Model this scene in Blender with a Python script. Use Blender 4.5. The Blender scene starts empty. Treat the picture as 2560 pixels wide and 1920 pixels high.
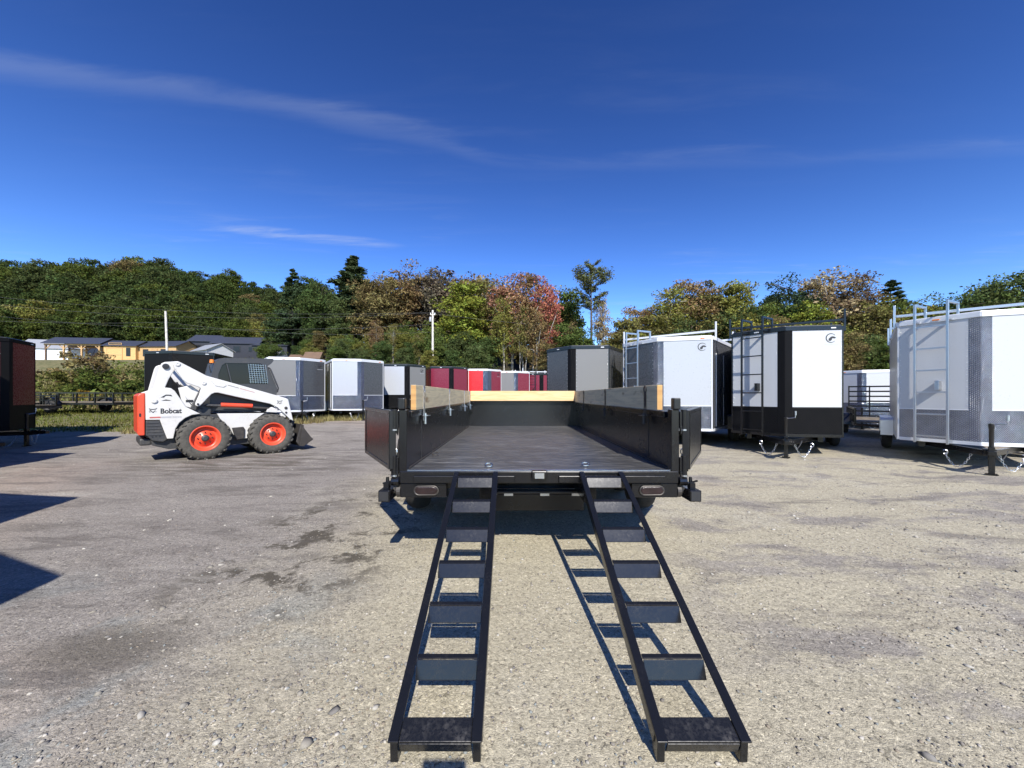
import bpy, math, random
import numpy as np
from mathutils import Vector, Matrix, noise

R = math.radians
scene = bpy.context.scene
col = scene.collection
random.seed(7)

# ------------------------------------------------------------------ camera, sky, sun, exposure
cam_data = bpy.data.cameras.new("camera")
cam_data.sensor_width = 36.0
cam_data.lens = 961.0 / 2560.0 * 36.0          # ultra wide phone lens
cam_data.shift_y = 30.0 / 2560.0
cam_data.clip_start = 0.05
cam_data.clip_end = 3000.0
cam = bpy.data.objects.new("camera", cam_data)
col.objects.link(cam)
cam.location = (0, 0, 1.33)
cam.rotation_euler = (R(90), 0, 0)
scene.camera = cam

SUN_EL = math.atan2(1.0, math.hypot(0.2, 1.12))
SUN_ROT = math.atan2(0.2, -1.12)

world = bpy.data.worlds.new("World")
scene.world = world
world.use_nodes = True
wn, wl = world.node_tree.nodes, world.node_tree.links
wn.clear()
out = wn.new("ShaderNodeOutputWorld")
bg = wn.new("ShaderNodeBackground")
bg.inputs["Strength"].default_value = 0.061
wl.new(bg.outputs[0], out.inputs[0])
sky = wn.new("ShaderNodeTexSky")
sky.sky_type = 'NISHITA'
sky.sun_disc = False
sky.sun_elevation = SUN_EL
sky.sun_rotation = SUN_ROT
sky.altitude = 300
sky.air_density = 1.0
sky.dust_density = 0.0
sky.ozone_density = 3.0
hs = wn.new("ShaderNodeHueSaturation")
hs.inputs["Saturation"].default_value = 1.06
hs.inputs["Hue"].default_value = 0.508
hs.inputs["Value"].default_value = 0.74
gm = wn.new("ShaderNodeGamma")          # the phone's punchy sky
gm.inputs["Gamma"].default_value = 1.62
wl.new(sky.outputs[0], gm.inputs["Color"])
wl.new(gm.outputs[0], hs.inputs["Color"])

def wmath(op, a, b=None, c=None):
    n = wn.new("ShaderNodeMath"); n.operation = op
    for i, v in enumerate((a, b, c)):
        if v is None: continue
        if isinstance(v, (int, float)): n.inputs[i].default_value = v
        else: wl.new(v, n.inputs[i])
    return n.outputs[0]

def wramp(x, lo, hi, a=0.0, b=1.0):
    n = wn.new("ShaderNodeMapRange"); n.interpolation_type = 'SMOOTHSTEP'
    wl.new(x, n.inputs[0])
    for i, v in zip((1, 2, 3, 4), (lo, hi, a, b)): n.inputs[i].default_value = v
    return n.outputs[0]

# thin cirrus on a flat layer high above the ground, addressed by direction
tc = wn.new("ShaderNodeTexCoord")
sep = wn.new("ShaderNodeSeparateXYZ")
wl.new(tc.outputs["Generated"], sep.inputs[0])
up = wmath('MAXIMUM', sep.outputs[2], 0.02)
cu = wmath('DIVIDE', sep.outputs[0], up)
cv = wmath('DIVIDE', sep.outputs[1], up)
comb = wn.new("ShaderNodeCombineXYZ")
wl.new(cu, comb.inputs[0]); wl.new(cv, comb.inputs[1])
def wnoise(scale, sx, sy, rot, detail=6, rough=0.6, dist=0.4):
    mp = wn.new("ShaderNodeMapping")
    mp.inputs["Scale"].default_value = (sx, sy, 1); mp.inputs["Rotation"].default_value = (0, 0, R(rot))
    wl.new(comb.outputs[0], mp.inputs[0])
    n = wn.new("ShaderNodeTexNoise")
    n.inputs["Scale"].default_value = scale; n.inputs["Detail"].default_value = detail
    n.inputs["Roughness"].default_value = rough; n.inputs["Distortion"].default_value = dist
    wl.new(mp.outputs[0], n.inputs["Vector"])
    return n.outputs["Fac"]
n_fine = wnoise(2.2, 0.6, 3.0, -18)
n_big = wnoise(0.8, 0.5, 1.0, -12, 3)
fc = wn.new("ShaderNodeFloatCurve")
cm = fc.mapping.curves[0]
pts = [(-4.0, 0.75), (-1.57, 1.178), (-1.0, 1.27), (-0.36, 1.47), (0.05, 1.63), (0.96, 1.62), (2.05, 1.54), (4.0, 1.45)]
N = [((u + 4) / 8, v / 2) for u, v in pts]
cm.points[0].location = N[0]; cm.points[1].location = N[-1]
for p in N[1:-1]: cm.points.new(*p)
fc.mapping.update()
wl.new(wmath('DIVIDE', wmath('ADD', cu, 4.0), 8.0), fc.inputs["Value"])
centre = wmath('MULTIPLY', fc.outputs[0], 2.0)
off = wmath('ABSOLUTE', wmath('SUBTRACT', wmath('ADD', cv, wmath('MULTIPLY', wmath('SUBTRACT', n_fine, 0.5), 0.22)), centre))
band = wramp(off, 0.0, 0.10, 1.0, 0.0)
amt = wmath('ADD', wramp(cu, 0.1, -0.7, 0.036, 0.085), wmath('MULTIPLY', wmath('SUBTRACT', n_fine, 0.5), 0.20))
band = wmath('MAXIMUM', band, 0.0)
amt = wmath('MAXIMUM', amt, 0.0)
band = wmath('MULTIPLY', band, amt)
wisp = wmath('MULTIPLY', wramp(n_fine, 0.50, 0.80), wramp(n_big, 0.42, 0.62))
wisp = wmath('MULTIPLY', wmath('MULTIPLY', wisp, wramp(cv, 1.9, 2.5)), 0.16)
wispb = wmath('MULTIPLY', wmath('MULTIPLY', wramp(n_fine, 0.45, 0.75), wramp(n_big, 0.40, 0.65)), 0.04)
# two small bright wisps low over the wooded hill
du = wmath('ADD', cu, 1.25); dv = wmath('SUBTRACT', cv, wmath('ADD', 2.42, wmath('MULTIPLY', du, 0.25)))
rr = wmath('ADD', wmath('MULTIPLY', wmath('MULTIPLY', du, du), 3.0), wmath('MULTIPLY', wmath('MULTIPLY', dv, dv), 60.0))
puff = wmath('MULTIPLY', wmath('MULTIPLY', wramp(rr, 1.0, 0.0), wramp(n_fine, 0.36, 0.65)), 0.42)
mask = wmath('MINIMUM', wmath('ADD', wmath('ADD', band, wisp), wmath('ADD', puff, wispb)), 0.7)
mixc = wn.new("ShaderNodeMixRGB")
mixc.inputs["Color2"].default_value = (6.5, 7.2, 8.4, 1)
wl.new(mask, mixc.inputs["Fac"]); wl.new(hs.outputs[0], mixc.inputs["Color1"])
wl.new(mixc.outputs[0], bg.inputs["Color"])

sun_data = bpy.data.lights.new("sun", 'SUN')
sun_data.energy = 4.5
sun_data.angle = R(0.53)
sun_data.color = (1.0, 0.955, 0.88)
sun = bpy.data.objects.new("sun", sun_data)
col.objects.link(sun)
sun.rotation_euler = Vector((-0.2, 1.12, -1.0)).to_track_quat('-Z', 'Y').to_euler()
sun.location = (3, -12, 14)

vs = scene.view_settings
vs.view_transform = 'Standard'; vs.look = 'None'; vs.gamma = 1.0; vs.use_curve_mapping = False
vs.exposure = 0.75
scene.cycles.max_bounces = 6
scene.cycles.diffuse_bounces = 3
scene.cycles.glossy_bounces = 3
scene.cycles.transmission_bounces = 3
scene.cycles.transparent_max_bounces = 6
scene.cycles.sample_clamp_indirect = 6.0

# ------------------------------------------------------------------ helpers
def sm(a, b, x):
    t = (x - a) / (b - a)
    t = 0.0 if t < 0 else 1.0 if t > 1 else t
    return t * t * (3 - 2 * t)

def gz(x, y):
    """height of the ground"""
    z = 0.30 * sm(10, 17, y) * sm(4, -4, x) + 0.15 * sm(18, 26, y)
    z += 0.25 * sm(12.5, 18.5, y) * sm(-9, -15, x)
    z += 6.1 * sm(21.5, 60, y) * sm(-4, -16, x)
    z += 2.6 * sm(32, 48, y) * sm(-16, -4, x)
    z += 8.5 * sm(49, 76, y) * sm(-34, -8, x)
    z += 19.0 * sm(66, 118, y) * sm(-14, -75, x)
    return z

class MB:
    def __init__(s): s.v, s.f = [], []
    def add(s, vs, fs):
        n = len(s.v); s.v += [tuple(p) for p in vs]; s.f += [tuple(i + n for i in f) for f in fs]; return s
    def box(s, c, size, rot=None):
        hx, hy, hz = size[0] / 2, size[1] / 2, size[2] / 2
        P = [Vector((sx * hx, sy * hy, sz * hz)) for sz in (-1, 1) for sy in (-1, 1) for sx in (-1, 1)]
        if rot is not None: P = [rot @ p for p in P]
        c = Vector(c)
        return s.add([c + p for p in P], [(0, 2, 3, 1), (4, 5, 7, 6), (0, 1, 5, 4), (2, 6, 7, 3), (0, 4, 6, 2), (1, 3, 7, 5)])
    def b(s, x0, x1, y0, y1, z0, z1):
        return s.box(((x0 + x1) / 2, (y0 + y1) / 2, (z0 + z1) / 2), (abs(x1 - x0), abs(y1 - y0), abs(z1 - z0)))
    def bar(s, a, b, w, h, up=(0, 0, 1)):
        a, b = Vector(a), Vector(b); d = b - a
        L = d.length; d.normalize(); up = Vector(up)
        x = d.cross(up)
        if x.length < 1e-4: x = d.cross(Vector((0, 1, 0)))
        x.normalize(); z = x.cross(d)
        return s.box((a + b) / 2, (w, L, h), Matrix((x, d, z)).transposed())
    def tube(s, pts, r, n=8, closed=False):
        pts = [Vector(p) for p in pts]; m = len(pts)
        rs = r if isinstance(r, (list, tuple)) else [r] * m
        base = len(s.v); prev = None
        for i, p in enumerate(pts):
            if closed: d = pts[(i + 1) % m] - pts[i - 1]
            else: d = pts[min(i + 1, m - 1)] - pts[max(i - 1, 0)]
            d.normalize()
            if prev is None:
                a = d.cross(Vector((0, 0, 1)))
                if a.length < 1e-3: a = d.cross(Vector((1, 0, 0)))
            else:
                a = prev - d * prev.dot(d)
            a.normalize(); prev = a; bb = d.cross(a)
            for k in range(n):
                t = 2 * math.pi * k / n
                s.v.append(tuple(p + a * (math.cos(t) * rs[i]) + bb * (math.sin(t) * rs[i])))
        for i in range(m if closed else m - 1):
            j = (i + 1) % m
            for k in range(n):
                l = (k + 1) % n
                s.f.append((base + i * n + k, base + i * n + l, base + j * n + l, base + j * n + k))
        if not closed:
            s.f.append(tuple(base + k for k in reversed(range(n))))
            s.f.append(tuple(base + (m - 1) * n + k for k in range(n)))
        return s
    def lathe(s, prof, c, axis, n=32):
        """prof: (radius, along axis)"""
        c, d = Vector(c), Vector(axis).normalized()
        a = d.cross(Vector((0, 0, 1)))
        if a.length < 1e-3: a = Vector((1, 0, 0))
        a.normalize(); bb = d.cross(a); base = len(s.v); m = len(prof)
        for r, h in prof:
            for k in range(n):
                t = 2 * math.pi * k / n
                s.v.append(tuple(c + d * h + (a * math.cos(t) + bb * math.sin(t)) * max(r, 1e-4)))
        for i in range(m - 1):
            for k in range(n):
                l = (k + 1) % n
                s.f.append((base + i * n + k, base + i * n + l, base + (i + 1) * n + l, base + (i + 1) * n + k))
        return s
    def prism(s, poly, h0, h1, fn):
        """polygon (u,v) pushed from h0 to h1; fn(u,v,h)->xyz"""
        n = len(poly)
        V = [fn(u, v, h0) for u, v in poly] + [fn(u, v, h1) for u, v in poly]
        F = [tuple(reversed(range(n))), tuple(range(n, 2 * n))]
        F += [(i, (i + 1) % n, n + (i + 1) % n, n + i) for i in range(n)]
        return s.add(V, F)
    def mesh(s, name, mat, smooth=False):
        me = bpy.data.meshes.new(name)
        me.from_pydata(s.v, [], s.f)
        for m in (mat if isinstance(mat, (list, tuple)) else [mat]): me.materials.append(m)
        me.update()
        bmfix(me)
        if smooth:
            me.polygons.foreach_set("use_smooth", [True] * len(me.polygons))
        return me
    def build(s, name, mat, parent=None, smooth=False, bevel=0.0, seg=2):
        return obj(name, s.mesh(name, mat, smooth), parent, bevel, seg, smooth)

import bmesh
def bmfix(me):
    bm = bmesh.new(); bm.from_mesh(me)
    bmesh.ops.recalc_face_normals(bm, faces=bm.faces)
    bm.to_mesh(me); bm.free()

def obj(name, me, parent=None, bevel=0.0, seg=2, smooth=False):
    o = bpy.data.objects.new(name, me)
    col.objects.link(o)
    if parent is not None: o.parent = parent
    if bevel > 0:
        m = o.modifiers.new("bevel", 'BEVEL'); m.width = bevel; m.segments = seg; m.limit_method = 'ANGLE'; m.angle_limit = R(35)
        m.harden_normals = False
    if smooth and len(me.vertices) > 0:
        try: me.set_sharp_from_angle(angle=R(38))
        except Exception: pass
    return o

def tag(o, label, cat=None, group=None, kind=None):
    o["label"] = label
    if cat: o["category"] = cat
    if group: o["group"] = group
    if kind: o["kind"] = kind
    return o

def thing(name, label, cat, loc=(0, 0, 0), rz=0.0, group=None):
    o = bpy.data.objects.new(name, None); col.objects.link(o)
    o.empty_display_size = 0.2
    o.location = loc; o.rotation_euler = (0, 0, rz)
    return tag(o, label, cat, group)

def copy_tree(o, parent=None):
    c = o.copy(); col.objects.link(c)
    c.parent = parent
    for ch in list(o.children): copy_tree(ch, c)
    return c

# ------------------------------------------------------------------ materials
class NT:
    def __init__(s, name):
        s.m = bpy.data.materials.new(name); s.m.use_nodes = True
        s.n, s.l = s.m.node_tree.nodes, s.m.node_tree.links
        s.p = s.n["Principled BSDF"]
        s.o = s.n["Material Output"]
        s.tc = s.n.new("ShaderNodeTexCoord")
    def set(s, k, v):
        i = s.p.inputs[k]
        if isinstance(v, bpy.types.NodeSocket): s.l.new(v, i)
        elif isinstance(v, tuple): i.default_value = (v[0], v[1], v[2], 1)
        else: i.default_value = v
    def math(s, op, a, b=None, c=None):
        n = s.n.new("ShaderNodeMath"); n.operation = op
        for i, v in enumerate((a, b, c)):
            if v is None: continue
            if isinstance(v, (int, float)): n.inputs[i].default_value = v
            else: s.l.new(v, n.inputs[i])
        return n.outputs[0]
    def coord(s, kind="Object", scale=(1, 1, 1), rot=(0, 0, 0), loc=(0, 0, 0)):
        mp = s.n.new("ShaderNodeMapping")
        mp.inputs["Scale"].default_value = scale; mp.inputs["Rotation"].default_value = rot; mp.inputs["Location"].default_value = loc
        s.l.new(s.tc.outputs[kind], mp.inputs[0])
        return mp.outputs[0]
    def noise(s, vec, scale, detail=4, rough=0.55, dist=0.0):
        n = s.n.new("ShaderNodeTexNoise")
        s.l.new(vec, n.inputs["Vector"])
        for k, v in (("Scale", scale), ("Detail", detail), ("Roughness", rough), ("Distortion", dist)): n.inputs[k].default_value = v
        return n.outputs["Fac"]
    def voronoi(s, vec, scale, feature='F1', out="Distance"):
        n = s.n.new("ShaderNodeTexVoronoi"); n.feature = feature
        s.l.new(vec, n.inputs["Vector"]); n.inputs["Scale"].default_value = scale
        return n.outputs[out]
    def ramp(s, x, lo, hi, a=0.0, b=1.0, smooth=True):
        n = s.n.new("ShaderNodeMapRange")
        if smooth: n.interpolation_type = 'SMOOTHSTEP'
        s.l.new(x, n.inputs[0])
        for i, v in zip((1, 2, 3, 4), (lo, hi, a, b)): n.inputs[i].default_value = v
        return n.outputs[0]
    def mix(s, f, a, b, mode='MIX'):
        n = s.n.new("ShaderNodeMixRGB"); n.blend_type = mode
        for k, v in (("Fac", f), ("Color1", a), ("Color2", b)):
            if isinstance(v, (int, float)): n.inputs[k].default_value = v
            elif isinstance(v, tuple): n.inputs[k].default_value = (v[0], v[1], v[2], 1)
            else: s.l.new(v, n.inputs[k])
        return n.outputs[0]
    def bump(s, h, strength=0.3, dist=0.01, normal=None):
        n = s.n.new("ShaderNodeBump")
        n.inputs["Strength"].default_value = strength; n.inputs["Distance"].default_value = dist
        s.l.new(h, n.inputs["Height"])
        if normal is not None: s.l.new(normal, n.inputs["Normal"])
        s.l.new(n.outputs[0], s.p.inputs["Normal"])
        return n.outputs[0]
    def attr(s, name, out="Fac"):
        n = s.n.new("ShaderNodeAttribute"); n.attribute_name = name
        return n.outputs[out]

def paint(name, base, rough=0.35, metal=0.0, dust=0.15, dustcol=(0.22, 0.19, 0.15), scale=3.0, wave=0.0, spec=0.5, rv=0.03):
    """sheet metal or paint with uneven gloss and a little road dust"""
    t = NT(name)
    n1 = t.noise(t.coord(), scale, 5, 0.6)
    n2 = t.noise(t.coord(), scale * 9, 4, 0.65)
    d = t.math('MULTIPLY', t.ramp(n1, 0.42, 0.75), t.ramp(n2, 0.35, 0.7))
    t.set("Base Color", t.mix(t.math('MULTIPLY', d, dust), base, dustcol))
    t.set("Roughness", t.math('ADD', t.ramp(n2, 0.3, 0.75, rough - rv, rough + rv), t.math('MULTIPLY', d, 0.25 * dust + 0.05)))
    t.set("Metallic", metal)
    t.set("Specular IOR Level", spec)
    if wave: t.bump(t.noise(t.coord(), 1.6, 2, 0.4), wave, 0.02)
    return t.m

def flat(name, base, rough=0.6, metal=0.0, bump=0.0, bscale=40.0, var=0.25):
    t = NT(name)
    n = t.noise(t.coord(), bscale * 0.4, 4, 0.6)
    dark = tuple(c * (1 - var) for c in base); lite = tuple(min(1, c * (1 + var)) for c in base)
    t.set("Base Color", t.mix(t.ramp(n, 0.3, 0.7), dark, lite))
    t.set("Roughness", rough); t.set("Metallic", metal)
    if bump: t.bump(t.noise(t.coord(), bscale, 4, 0.6), bump, 0.004)
    return t.m

def diamond(name, base, metal, rough):
    t = NT(name)
    sx = t.n.new("ShaderNodeSeparateXYZ"); t.l.new(t.tc.outputs["Object"], sx.inputs[0])
    u = t.math('ADD', sx.outputs[0], t.math('MULTIPLY', sx.outputs[1], 0.6)); v = sx.outputs[2]
    a = t.math('SINE', t.math('MULTIPLY', t.math('ADD', u, v), 88.0))
    b = t.math('SINE', t.math('MULTIPLY', t.math('SUBTRACT', u, v), 88.0))
    h = t.math('POWER', t.math('ABSOLUTE', t.math('MULTIPLY', a, b)), 1.6)
    n = t.noise(t.coord(), 5, 4)
    t.set("Base Color", t.mix(t.ramp(n, 0.3, 0.7), tuple(c * 0.8 for c in base), base))
    t.set("Metallic", metal); t.set("Roughness", rough); t.set("Specular IOR Level", 0.5 if metal else 0.16)
    t.bump(h, 1.0, 0.009)
    return t.m

M = {}
M['black'] = paint('black_paint', (0.006, 0.006, 0.007), 0.24, dust=0.012, spec=0.5)
M['black_sat'] = paint('black_satin', (0.010, 0.010, 0.011), 0.30, dust=0.02)
M['ramp'] = paint('ramp_black', (0.007, 0.0075, 0.009), 0.24, dust=0.03, scale=7, spec=0.45, rv=0.012)
M['matte_black'] = paint('matte_black', (0.008, 0.008, 0.008), 0.55, dust=0.01, spec=0.12)
M['ramp_foot'] = paint('ramp_foot_dusty', (0.008, 0.0085, 0.010), 0.30, dust=0.42, dustcol=(0.16, 0.15, 0.14), scale=9, spec=0.5, rv=0.08)
M['rubber'] = flat('rubber', (0.028, 0.027, 0.026), 0.85, bump=0.3, bscale=60)
M['tyre_dusty'] = flat('dusty_rubber', (0.072, 0.068, 0.058), 0.9, bump=0.3, bscale=40)
M['zinc'] = paint('zinc', (0.62, 0.63, 0.64), 0.32, metal=1.0, dust=0.1)
M['alu'] = paint('aluminium', (0.80, 0.81, 0.82), 0.38, metal=0.75, dust=0.05)
M['ladder'] = paint('ladder_aluminium', (0.58, 0.59, 0.60), 0.36, metal=1.0, dust=0.05)
M['alu_white'] = paint('bright_trim', (0.66, 0.67, 0.68), 0.45, metal=0.25, dust=0.05)
M['plate'] = diamond('diamond_plate', (0.33, 0.34, 0.36), 1.0, 0.13)
M['plate_black'] = diamond('black_diamond_plate', (0.006, 0.006, 0.0065), 0.0, 0.30)
M['white'] = paint('white_sheet', (0.46, 0.47, 0.48), 0.30, dust=0.03, wave=0.02)
M['silver_white'] = paint('silver_sheet', (0.40, 0.415, 0.44), 0.30, metal=0.1, dust=0.03, wave=0.02)
M['charcoal'] = paint('charcoal_sheet', (0.060, 0.062, 0.067), 0.28, dust=0.04, wave=0.02)
M['pewter'] = paint('pewter_sheet', (0.165, 0.162, 0.155), 0.34, dust=0.03, wave=0.02)
M['maroon'] = paint('maroon_sheet', (0.16, 0.012, 0.030), 0.28, dust=0.03, wave=0.02)
M['red'] = paint('red_sheet', (0.62, 0.018, 0.022), 0.28, dust=0.03, wave=0.02)
M['orange'] = paint('loader_orange', (0.72, 0.075, 0.032), 0.36, dust=0.18, scale=6)
M['loader_white'] = paint('loader_white', (0.60, 0.59, 0.56), 0.40, dust=0.42, dustcol=(0.34, 0.29, 0.21), scale=4.5)
M['plastic'] = paint('dark_plastic', (0.042, 0.043, 0.044), 0.5, dust=0.2)
M['cab'] = paint('cab_grey', (0.050, 0.051, 0.053), 0.42, dust=0.15)
M['steel_dirty'] = paint('worn_steel', (0.055, 0.05, 0.046), 0.5, metal=0.4, dust=0.35, scale=8)
M['decal'] = flat('decal_black', (0.02, 0.02, 0.022), 0.5, var=0.1)
M['decal_grey'] = flat('decal_grey', (0.42, 0.42, 0.43), 0.5, var=0.05)
M['decal_red'] = flat('decal_red', (0.45, 0.12, 0.10), 0.5, var=0.1)
M['amber'] = flat('amber_lens', (0.75, 0.22, 0.03), 0.25, var=0.05)
M['lens'] = flat('smoked_lens', (0.02, 0.010, 0.010), 0.30, bump=0.5, bscale=60)
t = NT('dark_glass'); t.set("Base Color", (0.015, 0.016, 0.017)); t.set("Roughness", 0.16); t.set("Specular IOR Level", 0.3); M['glass'] = t.m

# steel floor of the tipping bed, scuffed along and across
t = NT('scuffed_floor')
s1 = t.noise(t.coord(scale=(1.2, 9, 1), rot=(0, 0, 0.25)), 2.2, 8, 0.7, 1.2)
s2 = t.noise(t.coord(scale=(2.0, 14, 1), rot=(0, 0, -0.15)), 3.0, 6, 0.75, 0.8)
s3 = t.noise(t.coord(), 1.1, 4, 0.6)
k = t.math('MULTIPLY', t.ramp(s1, 0.42, 0.68), t.ramp(s2, 0.38, 0.66))
t.set("Base Color", t.mix(t.math('MULTIPLY', k, t.ramp(s3, 0.25, 0.7, 0.5, 1.0)), (0.045, 0.045, 0.045), (0.30, 0.29, 0.27)))
t.set("Roughness", t.ramp(s1, 0.3, 0.7, 0.30, 0.46)); t.set("Specular IOR Level", 0.6)
t.bump(t.noise(t.coord(), 2.2, 3), 0.12, 0.02)
M['bed_floor'] = t.m

def wood(name, a, b, knots=True):
    t = NT(name)
    g = t.noise(t.coord(scale=(1, 1, 14)), 2.0, 8, 0.65, 0.8)
    k = t.noise(t.coord(scale=(1.6, 1.6, 5)), 1.6, 2, 0.5)
    c = t.mix(t.ramp(g, 0.35, 0.7), a, b)
    if knots: c = t.mix(t.math('MULTIPLY', t.ramp(k, 0.66, 0.76), 0.75), c, (0.30, 0.16, 0.06))
    t.set("Base Color", c); t.set("Roughness", 0.7)
    t.bump(g, 0.25, 0.004)
    return t.m
M['pine'] = wood('new_pine', (0.72, 0.52, 0.27), (0.56, 0.36, 0.15))
M['treated'] = wood('treated_board', (0.80, 0.64, 0.37), (0.60, 0.47, 0.27))
M['endgrain'] = wood('board_end', (0.50, 0.29, 0.10), (0.38, 0.20, 0.07), False)
M['deckwood'] = wood('deck_plank', (0.20, 0.16, 0.11), (0.11, 0.09, 0.06), False)

# ground: packed gravel, with damp stains and fine tracks; grass and soil by the "grass" attribute
t = NT('gravel')
P0 = t.coord("Object")
warp = t.n.new("ShaderNodeTexNoise"); t.l.new(P0, warp.inputs["Vector"]); warp.inputs["Scale"].default_value = 30; warp.inputs["Detail"].default_value = 3
Pw = t.n.new("ShaderNodeMixRGB"); Pw.blend_type = "LINEAR_LIGHT"; Pw.inputs[0].default_value = 0.03; t.l.new(P0, Pw.inputs[1]); t.l.new(warp.outputs["Color"], Pw.inputs[2])
P = P0
big = t.noise(P, 0.16, 3, 0.5, 0.6)
mid = t.noise(P, 0.9, 5, 0.6, 0.4)
grain = t.noise(P, 42, 5, 0.7)
grain2 = t.noise(P, 160, 3, 0.7)
stone = t.voronoi(Pw.outputs[0], 95)
stonec = t.n.new("ShaderNodeTexVoronoi"); t.l.new(Pw.outputs[0], stonec.inputs["Vector"]); stonec.inputs["Scale"].default_value = 95
sepc = t.n.new("ShaderNodeSeparateColor"); t.l.new(stonec.outputs["Color"], sepc.inputs[0])
streak = t.noise(t.coord("Object", scale=(0.7, 2.2, 1), rot=(0, 0, 0.42)), 1.1, 8, 0.72, 0.3)
sx = t.n.new("ShaderNodeSeparateXYZ"); t.l.new(P, sx.inputs[0])
gx, gy = sx.outputs[0], sx.outputs[1]
left = t.ramp(t.math('ADD', t.math('SUBTRACT', t.math('MULTIPLY', gx, -1.0), t.math('MULTIPLY', gy, 0.12)), t.math('MULTIPLY', t.math('SUBTRACT', mid, 0.5), 2.6)), 0.1, 2.2)
far = t.ramp(gy, 7.0, 12.0)
rs = t.noise(t.coord("Object", scale=(0.8, 1.3, 1), rot=(0, 0, -0.55)), 0.9, 8, 0.72, 0.3)
patch = t.math('MULTIPLY', t.ramp(rs, 0.48, 0.60), t.ramp(gx, 0.7, 1.8))
greyness = t.math('MAXIMUM', left, t.math('MAXIMUM', t.math('MULTIPLY', far, 0.8), t.math('MULTIPLY', patch, 0.85)))
base = t.mix(greyness, (0.375, 0.337, 0.245), (0.240, 0.217, 0.190))
base = t.mix(t.math('MULTIPLY', t.ramp(big, 0.50, 0.68), 0.55), base, (0.36, 0.275, 0.205))
base = t.mix(t.math('MULTIPLY', t.ramp(t.noise(P, 0.7, 4, 0.6, 0.8), 0.55, 0.70), 0.4), base, (0.43, 0.40, 0.33))
base = t.mix(t.math('MULTIPLY', t.ramp(streak, 0.50, 0.70), t.math('MULTIPLY', greyness, 0.55)), base, (0.100, 0.085, 0.074))
base = t.mix(t.math('MULTIPLY', t.ramp(streak, 0.46, 0.28), 0.30), base, (0.36, 0.33, 0.275))
rtrack = t.noise(t.coord("Object", scale=(0.6, 2.6, 1), rot=(0, 0, -0.42)), 0.9, 9, 0.74, 0.3)
base = t.mix(t.math('MULTIPLY', t.math('MULTIPLY', t.ramp(rtrack, 0.53, 0.66), t.ramp(gx, 0.9, 2.4)), 0.55), base, (0.115, 0.100, 0.088))
# patches of bluish crushed stone, near left
blue = t.math('MULTIPLY', t.ramp(t.noise(P, 1.3, 4, 0.6, 0.5), 0.50, 0.62), t.math('MULTIPLY', t.ramp(gx, -0.6, -1.6), t.ramp(gy, 3.4, 2.0)))
base = t.mix(t.math('MULTIPLY', blue, 0.65), base, (0.20, 0.215, 0.205))
# damp, oily stains with ragged edges between the loader and the trailer
ddx = t.math('ADD', gx, 1.75); ddy = t.math('SUBTRACT', gy, 3.75)
rad = t.math('ADD', t.math('MULTIPLY', t.math('MULTIPLY', ddx, ddx), 1.5), t.math('MULTIPLY', t.math('MULTIPLY', ddy, ddy), 0.42))
stain = t.math('MULTIPLY', t.ramp(rad, 1.7, 0.3), t.ramp(t.noise(P, 2.3, 9, 0.74, 0.15), 0.50, 0.58))
ex = t.math('ADD', gx, 5.2); ey = t.math('SUBTRACT', gy, 7.6)
rad2 = t.math('ADD', t.math('MULTIPLY', t.math('MULTIPLY', ex, ex), 0.12), t.math('MULTIPLY', t.math('MULTIPLY', ey, ey), 0.35))
stain2 = t.math('MULTIPLY', t.ramp(rad2, 1.2, 0.1), t.ramp(t.noise(t.coord("Object", scale=(0.5, 2.2, 1), rot=(0, 0, 0.35)), 1.6, 6, 0.65, 0.6), 0.42, 0.60))
fx = t.math('ADD', gx, 2.15); fy = t.math('SUBTRACT', gy, 2.05)
rad3 = t.math('ADD', t.math('MULTIPLY', fx, fx), t.math('MULTIPLY', t.math('MULTIPLY', fy, fy), 4.0))
stain3 = t.math('MULTIPLY', t.ramp(rad3, 0.28, 0.0), 0.6)
stains = t.math('MAXIMUM', t.math('MAXIMUM', t.math('MULTIPLY', stain, 0.95), t.math('MULTIPLY', stain2, 0.75)), stain3)
# grains: each little stone its own tone
tone = t.ramp(sepc.outputs[0], 0.0, 1.0, 0.80, 1.22, False)
tone = t.math('MULTIPLY', tone, t.ramp(sepc.outputs[1], 0.90, 0.95, 1.0, 0.55))
tone = t.math('MULTIPLY', tone, t.ramp(sepc.outputs[2], 0.93, 0.97, 1.0, 1.40))
tone = t.math('MULTIPLY', tone, t.ramp(grain, 0.40, 0.70, 1.08, 0.78))
tone = t.math('MULTIPLY', tone, t.ramp(grain2, 0.30, 0.70, 1.15, 0.85))
base = t.mix(1.0, base, tone, 'MULTIPLY')
base = t.mix(stains, base, t.mix(0.5, base, (0.03, 0.024, 0.014), 'MULTIPLY') if False else (0.070, 0.060, 0.045))
track = t.noise(t.coord("Object", scale=(0.55, 2.0, 1), rot=(0, 0, 0.36)), 1.0, 9, 0.74, 0.3)
base = t.mix(t.math('MULTIPLY', t.ramp(track, 0.50, 0.66), t.math('ADD', t.math('MULTIPLY', greyness, 0.55), 0.08)), base, (0.098, 0.086, 0.074))
tr2 = t.noise(t.coord("Object", scale=(0.9, 3.2, 1), rot=(0, 0, 0.62)), 0.9, 9, 0.74, 0.3)
base = t.mix(t.math('MULTIPLY', t.math('MULTIPLY', t.ramp(tr2, 0.53, 0.64), t.ramp(gx, -0.8, -2.2)), 0.55), base, (0.098, 0.086, 0.076))
base = t.mix(t.math('MULTIPLY', t.math('MULTIPLY', t.ramp(tr2, 0.44, 0.34), t.ramp(gx, -0.8, -2.2)), 0.5), base, (0.34, 0.315, 0.275))
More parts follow.
